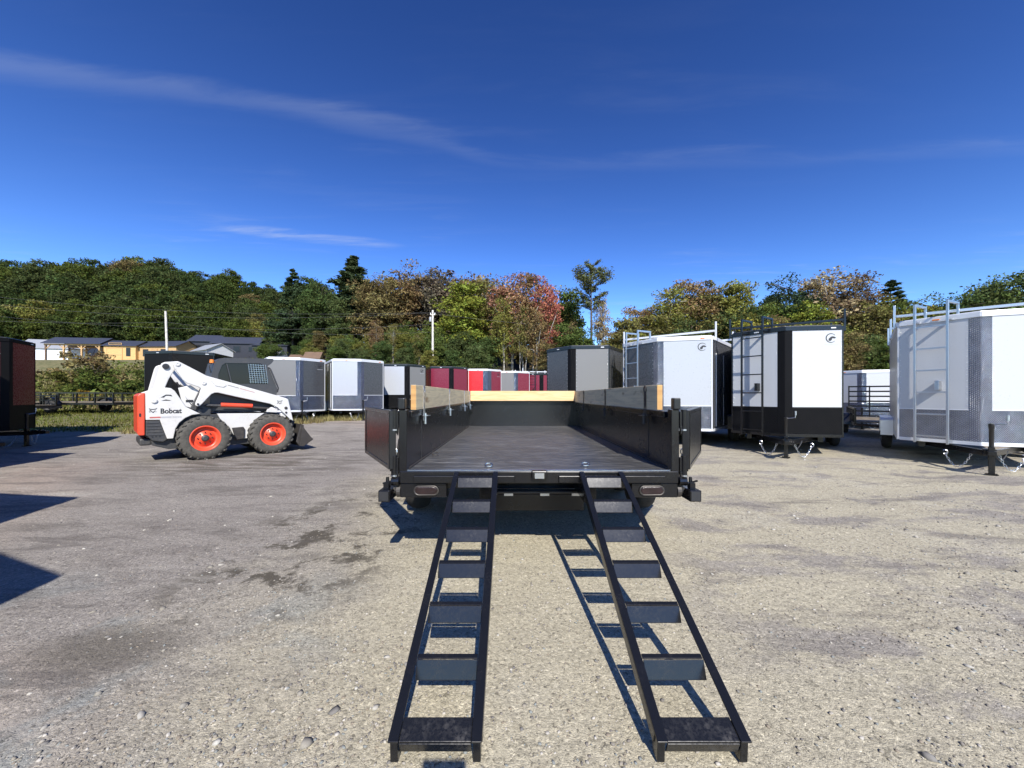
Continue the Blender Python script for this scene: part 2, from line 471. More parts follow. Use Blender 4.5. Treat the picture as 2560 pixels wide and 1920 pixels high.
# grass and soil
g = t.attr("grass")
gn = t.noise(P, 3.0, 5, 0.6)
soil = t.mix(t.ramp(gn, 0.35, 0.65), (0.075, 0.085, 0.028), (0.20, 0.17, 0.085))
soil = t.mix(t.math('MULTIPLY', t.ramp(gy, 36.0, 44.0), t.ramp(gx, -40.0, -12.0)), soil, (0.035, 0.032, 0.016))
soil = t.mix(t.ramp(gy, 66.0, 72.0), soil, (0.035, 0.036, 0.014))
gsel = t.ramp(t.math('ADD', g, t.math('MULTIPLY', t.math('SUBTRACT', t.noise(P, 2.2, 5, 0.65), 0.5), 0.7)), 0.4, 0.6)
t.set("Base Color", t.mix(gsel, base, soil))
t.set("Roughness", 0.92); t.set("Specular IOR Level", 0.25)
h = t.math('ADD', t.math('MULTIPLY', t.ramp(stone, 0.0, 0.75, 1.0, 0.0, False), 0.25), t.math('ADD', t.math('MULTIPLY', grain, 1.0), t.math('MULTIPLY', grain2, 0.3)))
b1 = t.bump(h, 0.75, 0.010)
t.bump(t.math('ADD', t.math('MULTIPLY', streak, 0.5), mid), 0.5, 0.05, b1)
M['gravel'] = t.m

def pebble_mat(name, cols):
    t = NT(name)
    gi = t.n.new("ShaderNodeNewGeometry")
    cr = t.n.new("ShaderNodeValToRGB"); t.l.new(gi.outputs["Random Per Island"], cr.inputs[0])
    cr.color_ramp.interpolation = 'CONSTANT'
    e = cr.color_ramp.elements
    e[0].position = 0; e[0].color = (*cols[0], 1); e[1].position = 1.0 / len(cols); e[1].color = (*cols[1], 1)
    for i, c in enumerate(cols[2:]):
        q = e.new((i + 2) / len(cols)); q.color = (*c, 1)
    n = t.noise(t.coord(), 60, 3)
    t.set("Base Color", t.mix(t.ramp(n, 0.3, 0.7, 0.0, 0.35), cr.outputs[0], (0.12, 0.10, 0.08)))
    t.set("Roughness", 0.9)
    return t.m
M['pebble'] = pebble_mat('pebbles', [(0.20, 0.18, 0.155), (0.28, 0.25, 0.20), (0.15, 0.14, 0.13), (0.33, 0.30, 0.25), (0.21, 0.225, 0.215), (0.44, 0.41, 0.36), (0.24, 0.20, 0.15)])
M['stone'] = pebble_mat('stones', [(0.34, 0.32, 0.28), (0.26, 0.24, 0.20), (0.42, 0.40, 0.35), (0.18, 0.17, 0.155)])

def leafmat(name, transl=0.28, var=0.5, fixed=None):
    t = NT(name)
    gi = t.n.new("ShaderNodeNewGeometry")
    rnd = gi.outputs["Random Per Island"]
    if fixed is None:
        oi = t.n.new("ShaderNodeObjectInfo"); c = oi.outputs["Color"]
    else:
        r = t.n.new("ShaderNodeRGB"); r.outputs[0].default_value = (*fixed, 1); c = r.outputs[0]
    big = t.noise(t.coord(), 0.5, 3, 0.6)
    h = t.n.new("ShaderNodeHueSaturation")
    t.l.new(c, h.inputs["Color"])
    t.l.new(t.math('ADD', t.ramp(rnd, 0, 1, 0.475, 0.52, False), t.math('MULTIPLY', t.math('SUBTRACT', big, 0.5), 0.10)), h.inputs["Hue"])
    t.l.new(t.math('MULTIPLY', t.ramp(rnd, 0, 1, 1 - var, 1 + var, False), t.ramp(big, 0.25, 0.75, 0.7, 1.3, False)), h.inputs["Value"])
    h.inputs["Saturation"].default_value = 1.0
    d = t.n.new("ShaderNodeBsdfDiffuse"); tr = t.n.new("ShaderNodeBsdfTranslucent"); mx = t.n.new("ShaderNodeMixShader")
    t.l.new(h.outputs[0], d.inputs[0]); t.l.new(h.outputs[0], tr.inputs[0])
    mx.inputs[0].default_value = transl
    t.l.new(d.outputs[0], mx.inputs[1]); t.l.new(tr.outputs[0], mx.inputs[2])
    t.l.new(mx.outputs[0], t.o.inputs[0])
    return t.m
M['leaf'] = leafmat('leaves')
M['needle'] = leafmat('needles', 0.12, 0.35)
M['weed'] = leafmat('weeds', 0.25, 0.55, (0.105, 0.115, 0.030))
M['drygrass'] = leafmat('dry_grass', 0.25, 0.5, (0.26, 0.22, 0.10))
M['grassblade'] = leafmat('grass_blades', 0.25, 0.5, (0.12, 0.13, 0.030))
M['bark'] = flat('bark', (0.070, 0.055, 0.042), 0.95, bump=0.6, bscale=8)
M['birch'] = flat('pale_bark', (0.34, 0.32, 0.28), 0.9, bump=0.4, bscale=6, var=0.45)
M['pole'] = flat('grey_pole_wood', (0.55, 0.52, 0.46), 0.9, bump=0.3, bscale=10)
M['wire'] = flat('wire', (0.10, 0.10, 0.10), 0.6)
M['roof_grey'] = paint('grey_metal_roof', (0.28, 0.29, 0.31), 0.4, dust=0.1)
M['roof_dark'] = paint('dark_metal_roof', (0.035, 0.040, 0.058), 0.5, dust=0.1)
M['siding_white'] = flat('white_siding', (0.78, 0.79, 0.82), 0.6, var=0.03)
M['siding_grey'] = flat('grey_siding', (0.42, 0.43, 0.45), 0.6, var=0.05)
M['siding_dark'] = flat('dark_siding', (0.018, 0.020, 0.028), 0.6, var=0.1)
M['siding_pine'] = wood('pine_siding', (0.62, 0.40, 0.16), (0.50, 0.30, 0.11), False)
M['timber'] = wood('timber', (0.55, 0.36, 0.17), (0.42, 0.25, 0.10), False)
M['timber_dark'] = wood('stained_timber', (0.16, 0.10, 0.06), (0.10, 0.06, 0.04), False)

# ------------------------------------------------------------------ ground
def grass_edge(x):
    if x < -12: return 12.9
    if x < -7: return 12.9 + (x + 12) / 5 * 3.4
    if x < -2: return 16.3 + (x + 7) / 5 * 6.0
    return 22.3 + (x + 2) * 1.2 if x < 8 else 34.3

def steps(lo, hi, fine_lo, fine_hi, fine):
    a = [fine_lo]; s = fine
    while a[0] > lo: s *= 1.28; a.insert(0, a[0] - s)
    x = fine_lo
    while x < fine_hi: x += fine; a.append(x)
    s = fine
    while a[-1] < hi: s *= 1.2; a.append(a[-1] + s)
    return a
xs = steps(-900, 900, -16, 14, 0.25); ys = steps(-300, 1500, -2, 24, 0.25)
V, G = [], []
for y in ys:
    for x in xs:
        z = gz(x, y)
        if -30 < x < 30 and -4 < y < 40:
            z += 0.016 * (noise.noise((x * 0.55, y * 0.8, 0.3)) + 0.6 * noise.noise((x * 1.7, y * 1.9, 4.1)))
            rut = 0.5 + 0.5 * noise.noise((x * 0.5 + y * 0.25, (y - 0.45 * x) * 2.4, 9.0))
            z += 0.012 * rut * sm(-1.0, -3.0, x)
        V.append((x, y, z - 0.012))
        G.append(sm(-0.5, 0.7, y - grass_edge(x)))
nx = len(xs)
F = [(j * nx + i, j * nx + i + 1, (j + 1) * nx + i + 1, (j + 1) * nx + i) for j in range(len(ys) - 1) for i in range(nx - 1)]
me = bpy.data.meshes.new("ground"); me.from_pydata(V, [], F); me.materials.append(M['gravel'])
a = me.attributes.new("grass", 'FLOAT', 'POINT'); a.data.foreach_set("value", G)
me.polygons.foreach_set("use_smooth", [True] * len(me.polygons))
ground = obj("ground", me); ground["kind"] = "structure"
tag(ground, "gravel yard with packed tan dirt, rising to a grassy bank", None, None, "structure")

ICO = None
def ico():
    p = (1 + 5 ** 0.5) / 2
    v = np.array([(-1, p, 0), (1, p, 0), (-1, -p, 0), (1, -p, 0), (0, -1, p), (0, 1, p), (0, -1, -p), (0, 1, -p), (p, 0, -1), (p, 0, 1), (-p, 0, -1), (-p, 0, 1)], float)
    f = np.array([(0, 11, 5), (0, 5, 1), (0, 1, 7), (0, 7, 10), (0, 10, 11), (1, 5, 9), (5, 11, 4), (11, 10, 2), (10, 7, 6), (7, 1, 8), (3, 9, 4), (3, 4, 2), (3, 2, 6), (3, 6, 8), (3, 8, 9), (4, 9, 5), (2, 4, 11), (6, 2, 10), (8, 6, 7), (9, 8, 1)])
    return v / np.linalg.norm(v[0]), f

def np_mesh(name, verts, faces, mat):
    """verts (n,3), faces (m,k) -> mesh"""
    me = bpy.data.meshes.new(name)
    m, k = faces.shape
    me.vertices.add(len(verts)); me.vertices.foreach_set("co", verts.astype(np.float32).ravel())
    me.loops.add(m * k); me.loops.foreach_set("vertex_index", faces.astype(np.int32).ravel())
    me.polygons.add(m); me.polygons.foreach_set("loop_start", np.arange(0, m * k, k, dtype=np.int32))
    try: me.polygons.foreach_set("loop_total", np.full(m, k, dtype=np.int32))
    except Exception: pass
    me.update(calc_edges=True); me.validate()
    me.materials.append(mat)
    return me

rng = np.random.default_rng(11)
def scatter_stones(name, n, size, mat, label, fall=1.0):
    v0, f0 = ico()
    dist = 0.9 + 12.0 * rng.random(n) ** (1.7 * fall)
    X = (rng.random(n) * 2 - 1) * (dist * 1.45 + 0.3)
    dens = np.clip(0.45 + 0.6 * (X < -0.4) + 0.35 * (X > 2.5), 0, 1)
    for i in range(n):
        if noise.noise((X[i] * 0.9, dist[i] * 0.9, 2.0)) < -0.12: dens[i] *= 0.35
    keep = rng.random(n) < dens
    keep &= ~((X > -0.45) & (X < 0.9) & (dist > 2.9) & (dist < 7.5) & False)
    X, Y = X[keep], dist[keep]; k = len(X)
    s = size[0] + (size[1] - size[0]) * rng.random(k) ** 2.6
    sc = np.stack([s * (0.7 + 0.7 * rng.random(k)), s * (0.7 + 0.7 * rng.random(k)), s * (0.45 + 0.4 * rng.random(k))], 1)
    jit = 1 + 0.85 * (rng.random((k, 12)) - 0.5)
    vv = v0[None] * jit[..., None]
    ang = rng.random(k) * 6.28; c, sn = np.cos(ang)[:, None], np.sin(ang)[:, None]
    vv = vv * sc[:, None, :]
    rx = vv[..., 0] * c - vv[..., 1] * sn; ry = vv[..., 0] * sn + vv[..., 1] * c
    Z = np.array([gz(x, y) + 0.016 * (noise.noise((x * 0.55, y * 0.8, 0.3)) + 0.6 * noise.noise((x * 1.7, y * 1.9, 4.1))) - 0.012 for x, y in zip(X, Y)])
    vv = np.stack([rx + X[:, None], ry + Y[:, None], vv[..., 2] + (Z + sc[:, 2] * 0.3)[:, None]], -1)
    ff = (f0[None] + 12 * np.arange(k)[:, None, None]).reshape(-1, 3)
    o = obj(name, np_mesh(name, vv.reshape(-1, 3), ff, mat))
    return tag(o, label, "gravel", None, "stuff")
scatter_stones("gravel_stones", 62000, (0.0028, 0.0085), M['pebble'], "fine loose gravel scattered over the yard")
scatter_stones("loose_stones", 2600, (0.005, 0.019), M['stone'], "pale loose stones lying on the gravel", 0.6)

# ------------------------------------------------------------------ wheels, chains, marks
def wheel_meshes(name, r, w, rim_r, tyre_mat, rim_mat, lugs=0, dish=0.06, bolts=8, lug_mat=None):
    """axis along local +x, outer side at x=0, tyre reaches to x=-w"""
    t = MB()
    prof = [(rim_r, -0.02), (rim_r + 0.02, -0.004), (rim_r + (r - rim_r) * 0.55, 0.0), (r * 0.93, -0.02), (r * 0.985, -0.055), (r, -0.09),
            (r, -w + 0.09), (r * 0.985, -w + 0.055), (r * 0.93, -w + 0.02), (rim_r + 0.02, -w + 0.004), (rim_r, -w + 0.02), (rim_r, -0.02)]
    t.lathe(prof, (0, 0, 0), (1, 0, 0), 40)
    if lugs:
        for k in range(lugs):
            for side in (0, 1):
                th = 2 * math.pi * (k + 0.5 * side) / lugs
                rot = Matrix.Rotation(th, 3, 'X') @ Matrix.Rotation(R(32 if side else -32), 3, 'Z')
                cx = -0.085 if side == 0 else -w + 0.085
                t.box(Matrix.Rotation(th, 3, 'X') @ Vector((cx, 0, r * 0.985)), (0.13, 0.05, 0.024), rot)
                t.box(Matrix.Rotation(th, 3, 'X') @ Vector((-0.022 if side == 0 else -w + 0.022, 0, r * 0.955)), (0.018, 0.040, 0.04), Matrix.Rotation(th, 3, 'X'))
    else:
        for q in (-0.35, -0.12, 0.12, 0.35):
            pass
    tm = t.mesh("tyre", tyre_mat, True)
    g = MB()
    g.lathe([(rim_r + 0.012, -0.012), (rim_r - 0.004, -0.004), (rim_r - 0.02, -0.022), (rim_r - 0.035, -dish - 0.02), (rim_r * 0.66, -dish - 0.035), (rim_r * 0.62, -dish - 0.01),
             (rim_r * 0.36, -dish - 0.004), (rim_r * 0.33, -dish + 0.012), (0.0, -dish + 0.014)], (0, 0, 0), (1, 0, 0), 36)
    gm = g.mesh("rim", rim_mat, True)
    h = MB()
    h.lathe([(rim_r * 0.27, -dish + 0.01), (rim_r * 0.25, -dish + 0.05), (rim_r * 0.12, -dish + 0.055), (0, -dish + 0.055)], (0, 0, 0), (1, 0, 0), 20)
    hm = h.mesh("hub", M['plastic'], True)
    bm_ = MB()
    bm_.lathe([(0.014, 0), (0.014, 0.02), (0, 0.02)], (0, 0, 0), (1, 0, 0), 6)
    bolt = bm_.mesh("bolt", M['decal'])
    return tm, gm, hm, bolt, rim_r, dish, bolts

def put_wheel(parent, ws, loc, rz=0.0, with_bolts=True):
    tm, gm, hm, bolt, rim_r, dish, bolts = ws
    w = obj("wheel", tm, parent); w.location = loc; w.rotation_euler = (0, 0, rz)
    w.rotation_euler[0] = random.random() * 0.0
    obj("rim", gm, w); obj("hub", hm, w)
    if with_bolts:
        for k in range(bolts):
            a = 2 * math.pi * k / bolts
            q = obj("bolt", bolt, w); q.location = (-dish - 0.004, rim_r * 0.48 * math.cos(a), rim_r * 0.48 * math.sin(a))
    return w

def chain(mb, pts, link=0.055, r=0.0055, sep=0.036):
    """links along a polyline"""
    pts = [Vector(p) for p in pts]
    L = [0]
    for a, b in zip(pts, pts[1:]): L.append(L[-1] + (b - a).length)
    n = max(2, int(L[-1] / sep))
    def at(s):
        for i in range(len(pts) - 1):
            if s <= L[i + 1] or i == len(pts) - 2:
                t = (s - L[i]) / max(1e-6, L[i + 1] - L[i]); return pts[i].lerp(pts[i + 1], t), (pts[i + 1] - pts[i]).normalized()
    for k in range(n):
        c, d = at((k + 0.5) / n * L[-1])
        side = d.cross(Vector((0.3, 0.9, 0.2))).normalized()
        if k % 2: side = d.cross(side).normalized()
        ring = []
        for q in range(8):
            a = 2 * math.pi * q / 8
            ring.append(c + d * (math.cos(a) * link * 0.5) + side * (math.sin(a) * link * 0.30))
        mb.tube(ring, r, 5, True)

def sag(a, b, drop, n=8):
    a, b = Vector(a), Vector(b)
    return [a.lerp(b, i / n) + Vector((0, 0, -drop * 4 * (i / n) * (1 - i / n))) for i in range(n + 1)]

def crest(mb, fn, r):
    """round bird emblem: a broken ring with a hooked-beak head inside; fn(u,v,h)->xyz"""
    n = 30; P = []
    for k in range(n + 1):
        a = R(35) + R(285) * k / n
        P.append((a, 0.07 + 0.13 * math.sin(math.pi * k / n)))
    outer = [(math.cos(a) * r, math.sin(a) * r) for a, w in P]
    inner = [(math.cos(a) * r * (1 - w), math.sin(a) * r * (1 - w)) for a, w in P]
    for k in range(n):
        mb.prism([outer[k], outer[k + 1], inner[k + 1], inner[k]], 0, 0.0025, fn)
    head = [(-0.45, -0.55), (-0.1, -0.62), (0.18, -0.4), (0.22, -0.12), (0.40, -0.02), (0.62, -0.12), (0.98, -0.02), (0.86, 0.16), (0.60, 0.32), (0.28, 0.36), (-0.02, 0.28), (-0.2, 0.05), (-0.42, -0.1)]
    mb.prism([(u * r, v * r) for u, v in head], 0, 0.0025, fn)

# ------------------------------------------------------------------ dump trailer (tail towards us)
CX = 0.21
DF, DT = 0.745, 1.205                # floor and wall-top height
Y0, Y1 = 3.04, 7.5
IW = 1.04
dump = thing("dump_trailer", "black steel dump trailer with open rear doors and boards on top of its sides", "trailer", (CX, 0, 0))
MB().b(-IW, IW, Y0, Y1, DF - 0.012, DF).build("bed_floor", M['bed_floor'], dump)
for s in (-1, 1):
    w = MB()
    w.b(s * IW, s * (IW + 0.05), Y0 + 0.02, Y1 + 0.05, DF - 0.08, DT - 0.05)
    side = w.build("side_wall", M['black'], dump, bevel=0.004)
    MB().b(s * (IW - 0.012), s * (IW + 0.065), Y0 + 0.10, Y1 + 0.05, DT - 0.05, DT).build("top_rail", M['black'], side, bevel=0.006)
    MB().b(s * (IW - 0.014), s * (IW + 0.0), Y0 + 0.02, Y1, DF, DF + 0.014).build("weld_bead", M['zinc'] if False else M['steel_dirty'], side)
    for yy in (3.55, 4.35, 5.15, 5.95, 6.75):
        MB().b(s * (IW + 0.05), s * (IW + 0.11), yy - 0.03, yy + 0.03, DF - 0.08, DT - 0.052).build("side_stake", M['black'], side, bevel=0.004)
    for yy in (3.52,):
        MB().b(s * (IW - 0.003), s * IW, yy - 0.006, yy + 0.006, DF, DT - 0.05).build("panel_seam", M['decal'], side)
fw = MB().b(-IW - 0.05, IW + 0.05, Y1, Y1 + 0.05, DF - 0.08, DT + 0.0).build("front_wall", M['black'], dump, bevel=0.004)
MB().b(-IW - 0.06, IW + 0.06, Y1 - 0.012, Y1 + 0.065, DT + 0.002, DT + 0.03).build("top_rail", M['black'], fw, bevel=0.005)
# boards set on edge on top of the walls
def board(name, x0, x1, y0, y1, z0, z1, mat, label):
    o = MB().b(x0, x1, y0, y1, z0, z1).build(name, mat, dump, bevel=0.003); o["label"] = label; return o
bl = board("side_board", -1.062, -1.018, 3.24, 7.46, DT + 0.008, DT + 0.218, M['treated'], "weathered greenish board on the left wall")
MB().b(-1.0615, -1.0185, 3.236, 3.2395, DT + 0.010, DT + 0.216).build("board_end", M['endgrain'], bl)
br = board("side_board", 1.005, 1.049, 3.22, 7.46, DT + 0.008, DT + 0.218, M['treated'], "weathered board on the right wall")
MB().b(1.0055, 1.0485, 3.216, 3.2195, DT + 0.010, DT + 0.216).build("board_end", M['endgrain'], br)
board("front_board", -1.010, 0.998, 7.40, 7.445, DT + 0.032, DT + 0.222, M['pine'], "fresh yellow pine board across the front wall")
for s, yy in ((-1, 3.52), (-1, 4.95), (-1, 6.5), (-1, 7.33), (1, 3.5), (1, 5.0), (1, 6.5)):
    x = -1.014 if s < 0 else 1.001
    q = MB()
    q.bar((x, yy - 0.022, DT + 0.20), (x, yy - 0.022, DT - 0.10), 0.006, 0.006)
    q.bar((x, yy + 0.022, DT + 0.20), (x, yy + 0.022, DT - 0.10), 0.006, 0.006)
    ring = [(x, yy + 0.030 * math.cos(a), DT + 0.185 + 0.03 * math.sin(a)) for a in np.linspace(0, 2 * math.pi, 13)[:-1]]
    q.tube(ring, 0.006, 6, True)
    q.bar((x, yy - 0.02, DT + 0.17), (x, yy + 0.02, DT + 0.02), 0.005, 0.012)
    q.bar((x, yy + 0.02, DT + 0.17), (x, yy - 0.02, DT + 0.02), 0.005, 0.012)
    q.lathe([(0.0, 0), (0.05, 0.0), (0.05, 0.006), (0, 0.006)], (x - s * 0.01, yy, DT - 0.055), (0, 0, 1), 14)
    q.lathe([(0.014, -0.10), (0.014, 0.0)], (x - s * 0.01, yy, DT - 0.03), (0, 0, 1), 8)
    q.build("board_bracket", M['zinc'] if s < 0 else M['steel_dirty'], dump)
# corner posts with hinge barrels, doors folded right round
for s in (-1, 1):
    MB().b(s * (IW - 0.012), s * (IW + 0.05), 2.985, 3.06, DF - 0.08, DT + 0.02).build("corner_post", M['black'], dump, bevel=0.006)
    hp = MB().b(s * (IW - 0.0), s * (IW + 0.055), 2.968, 3.03, DT + 0.021, DT + 0.11).build("hinge_post", M['black_sat'], dump, bevel=0.008)
    for zc in (DT - 0.055, DF + 0.05):
        q = MB()
        q.lathe([(0, -0.075), (0.024, -0.075), (0.024, 0.075), (0, 0.075)], (s * (IW + 0.085), 2.985, zc), (0, 0, 1), 14)
        q.b(s * (IW + 0.05), s * (IW + 0.085), 2.975, 2.995, zc - 0.05, zc + 0.06)
        q.b(s * (IW + 0.085), s * (IW + 0.118), 2.978, 2.992, zc - 0.05, zc + 0.05)
        q.prism([(0.05, -0.05), (0.105, -0.05), (0.055, -0.125)], 2.972, 2.996, lambda u, v, h, zc=zc, s=s: (s * (IW + u), h, zc + v))
        q.build("door_hinge", M['black'], dump, bevel=0.003)
        MB().lathe([(0.028, 0), (0.028, 0.012), (0.012, 0.014), (0, 0.014)], (s * (IW + 0.085), 2.985, zc - 0.088), (0, 0, 1), 12).build("hinge_washer", M['zinc'], dump)
    A = Vector((s * 1.15, 2.95, 0)); u = Vector((s * 0.507, 0.862, 0)); v = Vector((-s * 0.862, 0.507, 0))
    fn = lambda a, b, h, A=A, u=u, v=v: A + u * a + v * b + Vector((0, 0, h))
    door = MB().prism([(0, 0), (1.035, 0), (1.035, 0.05), (0, 0.05)], DF + 0.02, DF + 0.475, fn).build("rear_door", M['black_sat'], dump, bevel=0.004)
    for a0, a1, z0, z1 in ((0.0, 0.035, DF + 0.02, DF + 0.475), (1.0, 1.035, DF + 0.02, DF + 0.475), (0.0355, 0.9995, DF + 0.445, DF + 0.475), (0.0355, 0.9995, DF + 0.02, DF + 0.05)):
        MB().prism([(a0, -0.006), (a1, -0.006), (a1, -0.0005), (a0, -0.0005)], z0, z1, fn).build("door_frame", M['black'], door, bevel=0.002)
    q = MB(); chain(q, sag((s * (IW + 0.075), 2.99, DF + 0.17), (s * (IW + 0.09), 2.99, DF + 0.02), 0.0, 4), 0.05, 0.005)
    q.build("door_chain", M['zinc'], dump)
    q = MB(); q.lathe([(0, -0.03), (0.034, -0.03), (0.034, 0.03), (0, 0.03)], (s * (IW + 0.075), 2.99, DF - 0.075), (s, 0, 0), 12)
    q.b(s * (IW + 0.05), s * (IW + 0.12), 2.975, 3.005, DF - 0.11, DF - 0.09)
    q.build("door_latch", M['black'], dump, bevel=0.004)
# rear sill, light boxes, folded drop legs
sill = MB().b(-1.08, 1.08, 2.975, 3.039, DF - 0.092, DF + 0.002).build("rear_sill", M['black'], dump, bevel=0.006)
MB().b(-1.04, 1.04, 3.0, 3.039, DF + 0.003, DF + 0.007).build("sill_edge", M['zinc'], sill)
for x0, x1 in ((-0.97, -0.19), (0.15, 0.97)):
    MB().b(x0, x1, 2.955, 2.973, DF - 0.085, DF - 0.03).build("ramp_slot_bar", M['black'], sill, bevel=0.005)
MB().b(-0.06, 0.06, 2.935, 2.974, DF - 0.05, DF + 0.012).build("gate_latch", M['black'], sill, bevel=0.008)
MB().b(-0.036, 0.036, 2.9305, 2.9345, DF - 0.045, DF - 0.004).build("latch_plate", M['zinc'], sill)
for s in (-1, 1):
    lb = MB().b(s * 0.72, s * 1.08, 2.99, 3.07, DF - 0.205, DF - 0.094).build("light_box", M['black'], dump, bevel=0.005)
    loop = []
    for k in range(20):
        a = 2 * math.pi * k / 20
        loop.append((s * 0.875 + 0.052 * (1 if math.cos(a) > 0 else -1) + 0.034 * math.cos(a), DF - 0.148 + 0.030 * math.sin(a)))
    MB().prism(loop, 2.972, 2.989, lambda u, v, h: (u, h, v)).build("tail_light", M['lens'], lb, bevel=0.006)
    MB().tube([(u + (u - s * 0.875) * 0.07, 2.980, v + (v - DF + 0.148) * 0.12) for u, v in loop], 0.0065, 6, True).build("light_ring", M['steel_dirty'], lb, True)
    jx = s * 1.178
    MB().b(jx - 0.043, jx + 0.043, 2.90, 3.62, 0.53, 0.616).build("drop_leg", M['black'], dump, bevel=0.006)
    MB().b(jx - 0.034, jx + 0.034, 2.8985, 2.899, 0.539, 0.607).build("leg_socket", M['decal'], dump)
    q = MB(); q.lathe([(0, 0), (0.05, 0), (0.05, 0.03), (0, 0.03)], (s * 1.08, 3.03, 0.585), (s, 0, 0), 16)
    q.lathe([(0.02, 0), (0.02, 0.06)], (s * 1.10, 3.03, 0.585), (s, 0, 0), 10)
    q.bar((s * 1.08, 3.03, DF - 0.1), (jx - s * 0.045, 3.0, 0.60), 0.02, 0.03)
    q.build("leg_pivot", M['steel_dirty'], dump)
    q = MB(); q.b(jx - 0.02, jx + 0.02, 2.95, 3.0, 0.617, 0.66); q.bar((jx - 0.03, 2.97, 0.655), (jx + 0.045, 2.97, 0.675), 0.012, 0.012); q.lathe([(0.016, 0), (0.012, 0.05), (0, 0.05)], (jx, 2.99, 0.65), (0, 0, 1), 8)
    q.build("leg_crank", M['black'], dump)
    MB().b(s * 0.42 - 0.05, s * 0.42 + 0.05, 3.1, 8.4, 0.47, 0.63).build("chassis_rail", M['black'], dump, bevel=0.005)
    fx0 = s * 1.11
    fp = [(4.05, 0.62), (4.15, 0.86), (4.35, 0.93), (5.75, 0.93), (5.95, 0.86), (6.05, 0.62), (6.02, 0.62), (5.92, 0.84), (5.74, 0.90), (4.36, 0.90), (4.18, 0.84), (4.08, 0.62)]
    MB().prism(fp, fx0, s * 1.44, lambda u, v, h: (h, u, v)).build("fender", M['black'], dump)
    MB().bar((s * 0.40, 8.3, 0.55), (0.0, 9.6, 0.55), 0.07, 0.14).build("tongue_rail", M['black'], dump, bevel=0.005)
ws_dump = wheel_meshes("wheel", 0.365, 0.24, 0.205, M['rubber'], M['black_sat'], 0, 0.05, 6)
for yy in (4.62, 5.45):
    for s in (-1, 1):
        put_wheel(dump, ws_dump, (s * 1.43, yy, 0.365), 0 if s > 0 else math.pi)
    MB().lathe([(0.035, -1.2), (0.035, 1.2)], (0, yy, 0.365), (1, 0, 0), 12).build("axle", M['black'], dump)
q = MB().b(-0.37, 0.43, 3.42, 3.60, 0.31, 0.46).build("ramp_storage_box", M['black'], dump, bevel=0.006)
MB().lathe([(0.012, -0.40), (0.012, 0.36)], (0.03, 3.412, 0.475), (1, 0, 0), 10).build("hinge_rod", M['steel_dirty'], q)
for x in (-0.24, 0.08, 0.36): MB().b(x - 0.04, x + 0.04, 3.405, 3.419, 0.445, 0.47).build("hinge_leaf", M['zinc'], q)
MB().b(-1.0, 1.0, 3.62, 3.72, 0.46, 0.62).build("crossmember", M['black'], dump, bevel=0.005)
for yy in np.linspace(3.9, 7.4, 8): MB().b(-1.03, 1.03, yy - 0.03, yy + 0.03, DF - 0.11, DF - 0.013).build("floor_joist", M['black'], dump)
MB().lathe([(0.045, 0), (0.045, 0.28), (0, 0.28)], (0.0, 8.9, 0.62), (0, 0, 1), 12).build("tongue_jack", M['black'], dump)
# lashing rings
for x, y, z, ax in ((-0.40, 3.14, DF + 0.012, 0), (0.395, 3.17, DF + 0.012, 0), (-0.96, 3.75, DF + 0.012, 1)):
    MB().tube([(x + 0.030 * math.cos(a), y + 0.020 * math.sin(a), z + 0.012 + 0.010 * math.sin(a)) for a in np.linspace(0, 2 * math.pi, 15)[:-1]], 0.0055, 6, True).build("lashing_ring", M['zinc'] if not ax else M['steel_dirty'], dump, True)

